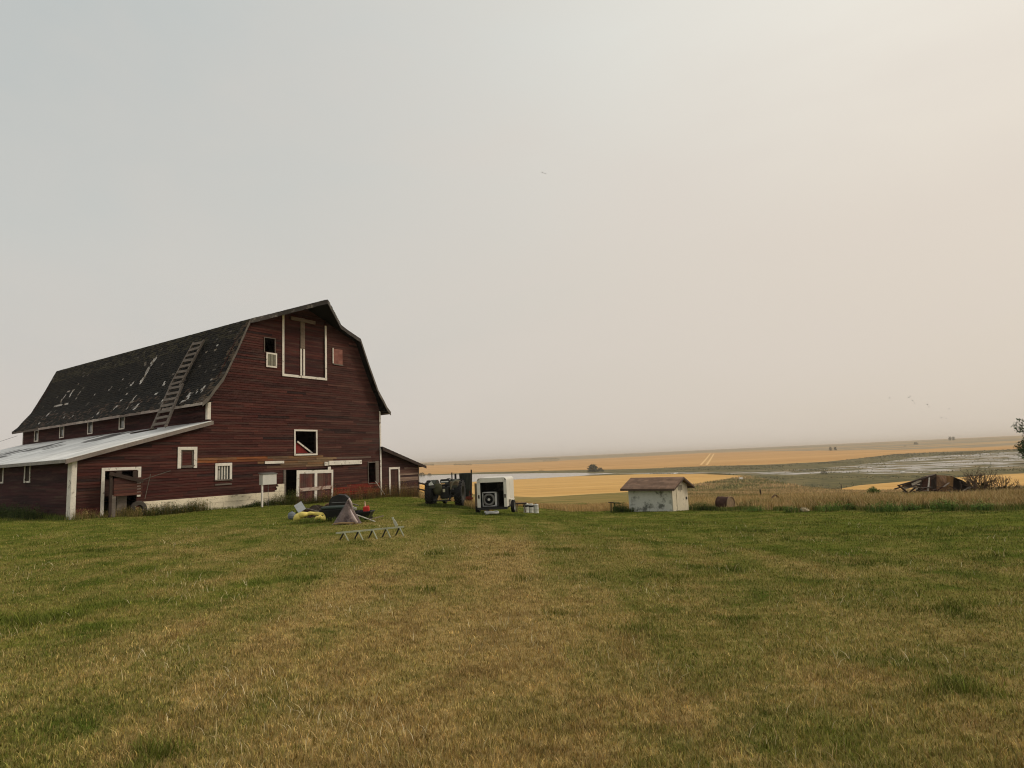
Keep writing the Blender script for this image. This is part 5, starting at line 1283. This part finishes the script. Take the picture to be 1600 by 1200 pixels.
# ------------------------------------------------------------------ weeds beside the barn
g1_ = lambda u, v: (bw(u, v, 0).x, bw(u, v, 0).y)
weeds_along('weeds', [g1_(fnd_u0-.2, -.45), g1_(fnd_u0+2.9, -.45)], .4, .48, 300, [(70, 76, 36), (84, 84, 42), (58, 66, 34), (104, 88, 50)], 31)
weeds_along('weeds', [g1_(fnd_u0+5.2, -.35), g1_(fnd_u1-1.2, -.35), g1_(fnd_u1-.3, -.6)], .3, .26, 150, [(60, 72, 34), (76, 80, 38), (50, 62, 32)], 32)
weeds_along('weeds', [g1_(fnd_u1-1.0, -.5), g1_(fnd_u1+.5, -.8)], .45, .7, 150, [(60, 72, 34), (76, 80, 38), (90, 80, 50)], 36)
weeds_along('weeds', [g1_(7.0, -.5), g1_(Wd, -.5), g1_(Wd+3.2, -.4)], .5, .85, 420, [(110, 84, 52), (92, 72, 44), (74, 72, 38), (120, 98, 60)], 33)
weeds_along('weeds', [g1_(4.6, -.5), g1_(7.4, -.5)], .4, .4, 130, [(84, 76, 44), (70, 72, 38)], 37)
weeds_along('weeds', [(bw(-LW-.7, 1.5, 0).x, bw(-LW-.7, 1.5, 0).y), (bw(-LW-.9, 8, 0).x, bw(-LW-.9, 8, 0).y)], .7, .55, 420, [(48, 58, 30), (56, 64, 32), (42, 50, 28)], 34)
weeds_along('weeds', [g1_(-LW, -.3), g1_(-LW+2.2, -.4), g1_(fnd_u0-.4, -.6)], .3, .4, 260, [(120, 108, 66), (96, 92, 50), (140, 122, 80)], 35, .03)
gs = sh.location; weeds_along('weeds', [(gs.x-.7, gs.y-.1), (gs.x, gs.y-.3), (gs.x+Ls, gs.y-.5), (gs.x+Ls+1.5, gs.y+.6)], .25, .34, 260, [(52, 66, 30), (66, 80, 36)], 38)
weeds_along('weeds', [(gs.x-.8, gs.y+.2), (gs.x-.2, gs.y+.1)], .35, .75, 90, [(62, 76, 36), (74, 84, 40)], 39)
gb = br_.location; weeds_along('weeds', [(gb.x-1.5, gb.y+.3), (gb.x-.6, gb.y+.1)], .4, .5, 110, [(52, 66, 30), (66, 80, 36)], 40)
weeds_along('weeds', [(gb.x+.7, gb.y+.3), (gb.x+4.2, gb.y+.5)], .4, .5, 170, [(62, 76, 34), (76, 84, 40)], 41)
for k, (px, py, w__, hh_, nn) in enumerate(((1385, 800, 1.2, .42, 70), (1425, 798, .8, .35, 45), (1480, 799, 1.3, .45, 80), (1545, 798, 1.0, .38, 60), (1300, 799, .9, .4, 50), (1240, 800, .7, .3, 40), (1330, 797, .6, .35, 30), (1185, 799, .8, .3, 40), (910, 793, .6, .3, 30))):
    g5 = hit(px, py); weeds_along('weeds', [(g5.x-w__/2, g5.y), (g5.x+w__/2, g5.y+.2)], .35, hh_, nn, [(66, 90, 36), (84, 104, 44), (56, 76, 32)], 300+k)
gq = J(515, 816, 23.3); weeds_along('weeds', [(gq.x-1.3, gq.y), (gq.x+1.4, gq.y)], .25, .2, 150, [(72, 86, 36), (92, 100, 44)], 42, .03)
# grass fringe where walls and junk meet the lawn
def fringe(path, n, h, seed, cols_=GREENS, spread=.18):
    g = np.random.default_rng(seed); k = g.integers(0, len(path)-1, n); t = g.random(n); P = np.array(path)
    x = P[k, 0]*(1-t)+P[k+1, 0]*t+g.normal(0, spread, n); y = P[k, 1]*(1-t)+P[k+1, 1]*t+g.normal(0, spread, n)
    tallgrass('grass_fringe', x, y, h, .012, cols_, seed+1, lean=.6)
fringe([g1_(-LW, -.1), g1_(4, -.1), g1_(8, -.2), g1_(Wd+3.5, -.1)], 9000, .15, 51, GREENS+[(112, 106, 60)])
fringe([g1_(-LW-.1, 0), g1_(-LW-.1, 12)], 4000, .25, 52)
p_ = TL.location; fringe([(p_.x-1.0, p_.y-.1), (p_.x+1.0, p_.y-.1), (p_.x+1.3, p_.y+1.5)], 1800, .12, 53)
p_ = tr.location; fringe([(p_.x-1.3, p_.y-.3), (p_.x+1.3, p_.y-.5)], 2600, .18, 54)
fringe([(p_.x+.9, p_.y+.2), (p_.x+2.3, p_.y-.2)], 1800, .5, 55, STRAW)

# ------------------------------------------------------------------ plants beyond the lawn
def branchy(mb, p, d, L, r, depth, g, spread=.55, minr=.008, col=(1, 1, 1)):
    q = p+d*L; mid = p+d*L*.5+Vector((g.gauss(0, .05), g.gauss(0, .05), 0))*L
    mb.tube([p, mid, q], [r, r*.8, r*.6], 5, col, cap=False)
    if depth == 0: return [q]
    ends = []
    for i in range(g.choice((2, 3, 3))):
        nd = (d+Vector((g.gauss(0, spread), g.gauss(0, spread), g.gauss(.05, spread*.6)))).normalized()
        ends += branchy(mb, p.lerp(q, g.uniform(.6, 1)), nd, L*g.uniform(.6, .85), max(minr, r*.6), depth-1, g, spread, minr, col)
    return ends
def bare_shrub(px, Y, h, label, seed, n=9, lean=0):
    g = random.Random(seed); b = on_ground(*at(px, 768, Y)[:2]); mb = MB()
    for i in range(n):
        d = Vector((g.gauss(lean, .45), g.gauss(0, .4), 1)).normalized(); branchy(mb, Vector((g.gauss(0, .25), g.gauss(0, .2), -.1)), d, h*.36, .035, 3, g, .42, .012)
    root = empty('bare_shrub', b, label, 'shrub', group='bare shrubs beside the collapsed shed')
    mb.build('branches', pmat('bare_twigs', lin(96, 78, 62), var=.3), root, fix=False)
    t = MB()
    for i in range(260):
        a = g.uniform(0, 6.28); r = abs(g.gauss(0, .55)); z = g.uniform(0, h*.42); c = lin(*g.choice([(74, 70, 44), (92, 74, 52), (60, 58, 38)])); s = .09
        x_, y_ = r*math.cos(a), r*math.sin(a)*.6; q = [Vector((g.gauss(0, s), g.gauss(0, s), g.gauss(0, s))) for _ in range(3)]; t.add([Vector((x_, y_, z))+k for k in q], [(0, 1, 2)], c)
    t.build('foliage', M['plant'], root, fix=False); return root
YS = 50
bare_shrub(1537, YS-1.5, 3.0, 'tallest bare brown shrub to the right of the collapsed shed', 61, 13)
bare_shrub(1519, YS-.5, 2.0, 'low bare shrub growing against the right end of the collapsed shed', 62, 9, -.2)
bare_shrub(1563, YS-1, 2.1, 'bare shrub leaning right beyond the tallest bare shrub', 63, 9, .25)
bare_shrub(1592, YS-.5, 1.3, 'small rust brown shrub at the right edge of the view', 64, 10)

def leaf_cloud(mb, c, rad, n, leaf, cols_, g, flatz=.8):
    for i in range(n):
        while True:
            q = Vector((g.uniform(-1, 1), g.uniform(-1, 1), g.uniform(-1, 1)))
            if .25 < q.length < 1: break
        p = Vector(c)+Vector((q.x*rad, q.y*rad, q.z*rad*flatz)); cc = lin(*g.choice(cols_)); k = g.uniform(.7, 1.3)
        v = [p+Vector((g.gauss(0, leaf), g.gauss(0, leaf), g.gauss(0, leaf))) for _ in range(3)]
        mb.add(v, [(0, 1, 2)], tuple(a*k for a in cc))
# green leafy shrub left of the collapsed shed
g = random.Random(71); b = on_ground(*at(1364, 772, 47)[:2]); root = empty('leafy_shrub', b, 'pale green leafy shrub left of the collapsed shed', 'shrub')
mb = MB(); ends = []
for i in range(8): ends += branchy(mb, Vector((g.gauss(0, .15), 0, 0)), Vector((g.gauss(0, .6), g.gauss(0, .4), .8)).normalized(), .42, .02, 2, g, .5)
mb.build('stems', M['darkwood'], root, fix=False)
mb = MB()
for e in ends: leaf_cloud(mb, e, .14, 12, .045, [(96, 112, 58), (120, 132, 74), (76, 92, 46)], g)
mb.build('leaves', M['plant'], root, fix=False)

# tree at the right edge
g = random.Random(81); Yt = 40; b = on_ground(*at(1665, 790, Yt)[:2]); root = empty('tree', b, 'green leafy tree reaching in at the right edge of the view', 'tree')
hc = at(1640, 700, Yt).z-b.z
mb = MB(); mb.tube([(0, 0, -.2), (.05, 0, 1.2), (-.1, 0, 2.4), (-.15, 0, hc+.6)], [.2, .16, .12, .06], 9); 
lim = []
for k in range(14):
    z = 1.8+k*.22; a = k*2.4; d = Vector((math.cos(a), math.sin(a), .45)).normalized(); mb.tube([(-.08, 0, z), Vector((-.08, 0, z))+d*.9, Vector((-.08, 0, z))+d*1.7], [.05, .035, .015], 6); lim.append(Vector((-.08, 0, z))+d*1.5)
pb_ = at(1583, 725, Yt)-b; mb.tube([(-.1, 0, 1.6), pb_*.5+Vector((0, 0, 1.1)), pb_], [.05, .03, .012], 6)
mb.build('trunk', M['darkwood'], root, fix=False)
mb = MB()
for q in lim: leaf_cloud(mb, q+Vector((g.gauss(0, .2), 0, .2)), .62, 340, .055, [(60, 78, 48), (76, 92, 58), (48, 62, 40), (90, 104, 66)], g)
leaf_cloud(mb, at(1601, 697, Yt)-b, .50, 420, .05, [(60, 78, 48), (76, 92, 58), (48, 62, 40)], g)
leaf_cloud(mb, at(1601, 705, Yt)-b, .30, 150, .05, [(60, 78, 48), (76, 92, 58), (48, 62, 40)], g)
leaf_cloud(mb, Vector((-.15, 0, hc+.8)), .9, 700, .06, [(60, 78, 48), (76, 92, 58), (48, 62, 40)], g)
mb.build('crown', M['plant'], root, fix=False)

# ------------------------------------------------------------------ collapsed shed
YC = 49.0; b = on_ground(*at(1462, 768, YC)[:2]); W_ = lambda px, py, dy=0: at(px, py, YC+dy)-b
cs = empty('collapsed_shed', b, 'collapsed wooden shed with sagging boards and rusty sheets in the tall dry grass', 'ruin')
def plate(name, pts, th, mat, dy=0, lab=None, slope=None):
    vs = [W_(px, py, dy+(q if slope is None else slope[i])) for i, ((px, py), q) in enumerate(zip(pts, [0]*len(pts)))]
    nrm = (vs[1]-vs[0]).cross(vs[2]-vs[0]).normalized()*th; n = len(vs); mb = MB(); mb.add(vs+[v+nrm for v in vs], [tuple(range(n)), tuple(range(2*n-1, n-1, -1))]+[(i, (i+1) % n, n+(i+1) % n, n+i) for i in range(n)])
    o = mb.build(name, mat, cs)
    if lab: o['label'] = lab
    return o
brown = pmat('brown_sheet', lin(104, 76, 52), var=.35, scale=1.5, stretch=(3, 3, .6), patch=lin(138, 104, 66), patch_thr=(.5, .65), patch_scale=2)
redb = pmat('reddish_boards', lin(84, 56, 46), var=.35, scale=2, stretch=(1, 1, 4))
plate('roof_panel', [(1409, 759), (1448, 745), (1463, 741.5), (1459, 748), (1424, 760)], .08, pmat('worn_roof_boards', lin(96, 80, 70), var=.3), -.6, slope=(0, 0, 1.6, 1.6, .4))
plate('rusty_sheet', [(1464, 742), (1490, 744), (1489, 768), (1463, 768)], .06, brown, -.4, 'rusty brown metal sheet', slope=(.5, .9, .1, 0))
plate('rusty_sheet', [(1480, 744), (1490, 746), (1488, 768), (1481, 768)], .1, pmat('tan_sheet', lin(128, 98, 62), var=.3), -.7)
plate('board_wall', [(1442, 750), (1455, 745), (1454, 767), (1440, 767)], .08, redb, .0)
plate('board_wall', [(1488, 748), (1513, 756), (1514, 768), (1487, 768)], .08, pmat('blackened_boards', lin(50, 44, 42), var=.4, scale=2, stretch=(1, 1, 4)), .4)
plate('roof_panel', [(1486, 744), (1503, 750), (1515, 757), (1512, 760), (1488, 751)], .07, pmat('grey_roof', lin(84, 74, 68), var=.3), -.2, slope=(0, 0, 0, 1.2, 1.2))
plate('dark_backing', [(1450, 745), (1464, 742), (1505, 752), (1505, 768), (1432, 768), (1434, 758)], .1, M['darkwood'], 1.6)
whites = flat('white_sheet', lin(196, 186, 172), .6)
plate('white_sheet', [(1424, 756), (1439, 749), (1440, 752), (1426, 759)], .03, whites, -.8, 'pale peeling sheet')
plate('white_sheet', [(1411, 762), (1438, 756), (1437, 759), (1413, 765)], .03, whites, -.85)
plate('white_sheet', [(1425, 760), (1436, 761), (1433, 765), (1427, 764)], .03, whites, -.9)
for a, c, wd_ in (((1452, 746), (1450, 767), .1), ((1398, 764), (1412, 760), .12), ((1403, 758), (1420, 771), .12), ((1408, 761), (1441, 758), .08), ((1418, 772), (1430, 762), .08), ((1436, 768), (1447, 762), .09), ((1462, 741), (1462, 768), .1), ((1500, 752), (1503, 768), .08), ((1406, 758), (1462, 742), .12)):
    mb = MB(); mb.bar(W_(*a, -.95), W_(*c, -.9), wd_, .08); mb.build('beam', M['white'] if a == (1452, 746) else M['darkwood'], cs)
rb_ = random.Random(12)
for i in range(22):
    x0_ = rb_.uniform(1404, 1516); y0_ = rb_.uniform(758, 769); a_ = rb_.uniform(-1, 1); L0 = rb_.uniform(5, 15)
    mb = MB(); mb.bar(W_(x0_, y0_, -1.1+rb_.uniform(-.3, .3)), W_(x0_+L0*math.cos(a_), y0_-L0*math.sin(a_)*.6, -.9+rb_.uniform(-.3, .3)), rb_.uniform(.06, .14), .04); mb.build('broken_board', M[rb_.choice(['greywood', 'darkwood', 'wood', 'rust'])], cs)
o = rock(1499, 768, .38, (184, 178, 172), 'pale crumpled sack lying before the dark right end of the collapsed shed', 'sack', 'sack', Y=47.2)
o.location.z += .15

# ------------------------------------------------------------------ far trees and shrubs
DK = [(66, 74, 50), (84, 88, 62), (56, 62, 46)]
def far_clump(name, px0, px1, py, htpx, label, cat, seed, n, group=None, cols_=DK, depth=.02, round_=True):
    g = random.Random(seed); q0 = hit(px0, py); q1 = hit(px1, py); c = (q0+q1)/2; r = c.length; s = r/F_PX; wdt = (q1-q0).length/2
    d = (q1-q0).normalized() if wdt > .01 else Vector((1, 0, 0)); root = empty(name, on_ground(c.x, c.y), label, cat, group=group)
    mb = MB(); h = htpx*s
    for i in range(n):
        t = g.uniform(-1, 1); env = (1-t*t)**.5 if round_ else .8+.2*math.sin(t*23+seed); z = h*env*g.random()**.7
        p = d*wdt*t+Vector((g.gauss(0, .13*h), g.gauss(0, .13*h), z-.1*h)); cc = lin(*g.choice(cols_)); lf = h*.07
        mb.add([p+Vector((g.gauss(0, lf), g.gauss(0, lf), g.gauss(0, lf))) for _ in range(3)], [(0, 1, 2)], cc)
    mb.build('crown', M['plant'], root, fix=False)
    mb = MB()
    for k in range(3): x_ = d*wdt*(k-1)*.4; mb.tube([x_+Vector((0, 0, -.1*h)), x_+Vector((0, 0, h*.5))], [.03*h, .012*h], 5)
    mb.build('trunk', M['darkwood'], root, fix=False); return root
far_clump('willow_clump', 920, 933, 737, 12, 'rounded willow clump on the far lake shore', 'bush', 1, 900)
far_clump('shoreline_bush', 933, 943, 737, 7, 'low bush just right of the rounded willow clump on the lake shore', 'bush', 2, 500)
far_clump('shoreline_bush', 655, 664, 744, 6, 'bush on the lake shore seen just right of the lean-to shed', 'bush', 3, 400)
far_clump('shoreline_bush', 668, 674, 743, 4, 'small round bush on the lake shore left of the tractor', 'bush', 4, 300)
far_clump('shoreline_bush', 842, 850, 736.5, 3, 'tiny bush on the lake shore above the white drums', 'bush', 5, 200)
far_clump('shelterbelt', 660, 678, 727.2, 3.2, 'thin grey shelterbelt of trees on the horizon beside the lean-to shed roof', 'tree row', 6, 700, round_=False)
far_clump('shelterbelt', 709, 737, 727.0, 3, 'long low shelterbelt of trees on the far golden field above the tractor', 'tree row', 7, 900, round_=False)
far_clump('shelterbelt', 829, 874, 718.2, 3, 'shelterbelt of trees on the horizon right above the trailer roof', 'tree row', 8, 1200, round_=False)
far_clump('shelterbelt', 848, 872, 721.2, 2.2, 'short second shelterbelt just below the one on the horizon', 'tree row', 9, 700, round_=False)
for px, py, h, lab in ((1298, 704, 5.5, 'left one of two dark trees on the far field'), (1305.5, 703.6, 5.5, 'right one of two dark trees on the far field'), (1484.5, 688, 5, 'left one of two dark trees on the skyline'), (1490, 687.8, 5, 'right one of two dark trees on the skyline')):
    far_clump('tree', px-1.1, px+1.1, py, h, lab, 'tree', int(px), 260, group='pairs of far dark trees')
far_clump('farmstead_trees', 1428, 1434, 694.5, 3.4, 'small far clump of trees around a farmstead below the skyline', 'trees', 12, 400)
far_clump('shoreline_bush', 1283, 1293, 741, 5, 'dark bush among the pale ponds in the meadow', 'bush', 13, 400)
far_clump('shoreline_bush', 1412, 1416, 697.5, 1.6, 'tiny dark speck of bush on the pink far plain', 'bush', 14, 200)

# ------------------------------------------------------------------ birds
bm_ = flat('bird_dark', lin(70, 66, 62), .9); proto = None
for i, (px, py, Yb, s, lab) in enumerate(((847.5, 269.5, 85, .32, 'left one of two birds high in the middle of the sky'), (852, 271, 85, .32, 'right one of two birds high in the middle of the sky'),
      (1390, 622, 320, 1, 'bird flying at the left end of the flock above the marsh'), (1420, 621, 320, 1, 'bird in the tight cluster of the flock, lower left'), (1422.5, 619, 330, 1, 'topmost bird of the flock above the marsh'), (1426, 626, 320, 1, 'bird in the middle of the tight flock cluster'), (1429, 630, 320, .8, 'lowest bird of the tight flock cluster'), (1449, 632.5, 320, 1, 'upper bird of the pair right of the flock cluster'), (1451.5, 636, 320, .8, 'lower bird of the pair right of the flock cluster'), (1483, 639, 330, .9, 'bird flying at the right end of the flock'), (1471, 653, 340, .8, 'low bird flying left in the bottom pair near the horizon'), (1479, 653.5, 340, .8, 'low bird flying right in the bottom pair near the horizon'))):
    p = at(px, py, Yb)
    if proto is None:
        proto = empty('bird', p, lab, 'bird')
        mb = MB(); mb.tube([(-.35, 0, 0), (-.15, 0, .02), (.1, 0, .02), (.32, 0, .04), (.42, 0, .03)], [.02, .08, .09, .04, .02], 8); mb.build('body', bm_, proto, smooth=True)
        for s_ in (-1, 1):
            mb = MB(); P = [(-.1, 0, .03), (.14, 0, .03), (.16, s_*.35, .2), (.0, s_*.7, .12), (-.08, s_*.35, .18)]; mb.add(P+[(a, b_, c_+.015) for a, b_, c_ in P], [(0, 1, 2, 3, 4), (9, 8, 7, 6, 5)]+[(k, (k+1) % 5, 5+(k+1) % 5, 5+k) for k in range(5)]); mb.build('wing', bm_, proto)
        r_ = proto
    else: r_ = copy_tree(proto)
    r_.location = p; r_.scale = (s, s, s); r_.rotation_euler = (rnd.uniform(-.3, .3), 0, rnd.uniform(2.2, 3.6)); tag(r_, lab, 'bird', 'birds in the sky')

# guy wire at the left edge of the roof
a = bw(-6.5, LL+.4, HL2-.3)+Vector((0, 0, .2)); a = at(-20, 695, 48); b = at(27, 681, 50)
mb = MB(); mb.tube([Vector((0, 0, 0)), (b-a)*.5-Vector((0, 0, .04)), b-a], .012, 5); o = mb.build('cable', M['darkmetal']); o.location = a; tag(o, 'thin cable running to the far end of the barn roof', 'cable')

# ------------------------------------------------------------------ smoky air
mb = MB(); mb.box(-9500, 9500, -9500, 9500, -28, 40); hz = mb.build('haze', M['dark'])
hm = bpy.data.materials.new('smoke_haze'); hm.use_nodes = True; t = NT(hm.node_tree); t.n.clear()
pv = t.new('ShaderNodeVolumePrincipled'); pv.inputs['Color'].default_value = (*lin(250, 238, 224), 1); pv.inputs['Density'].default_value = .00019; pv.inputs['Anisotropy'].default_value = .2
ou = t.new('ShaderNodeOutputMaterial'); t.l.new(pv.outputs[0], ou.inputs['Volume'])
hz.data.materials.clear(); hz.data.materials.append(hm); tag(hz, kind='stuff')
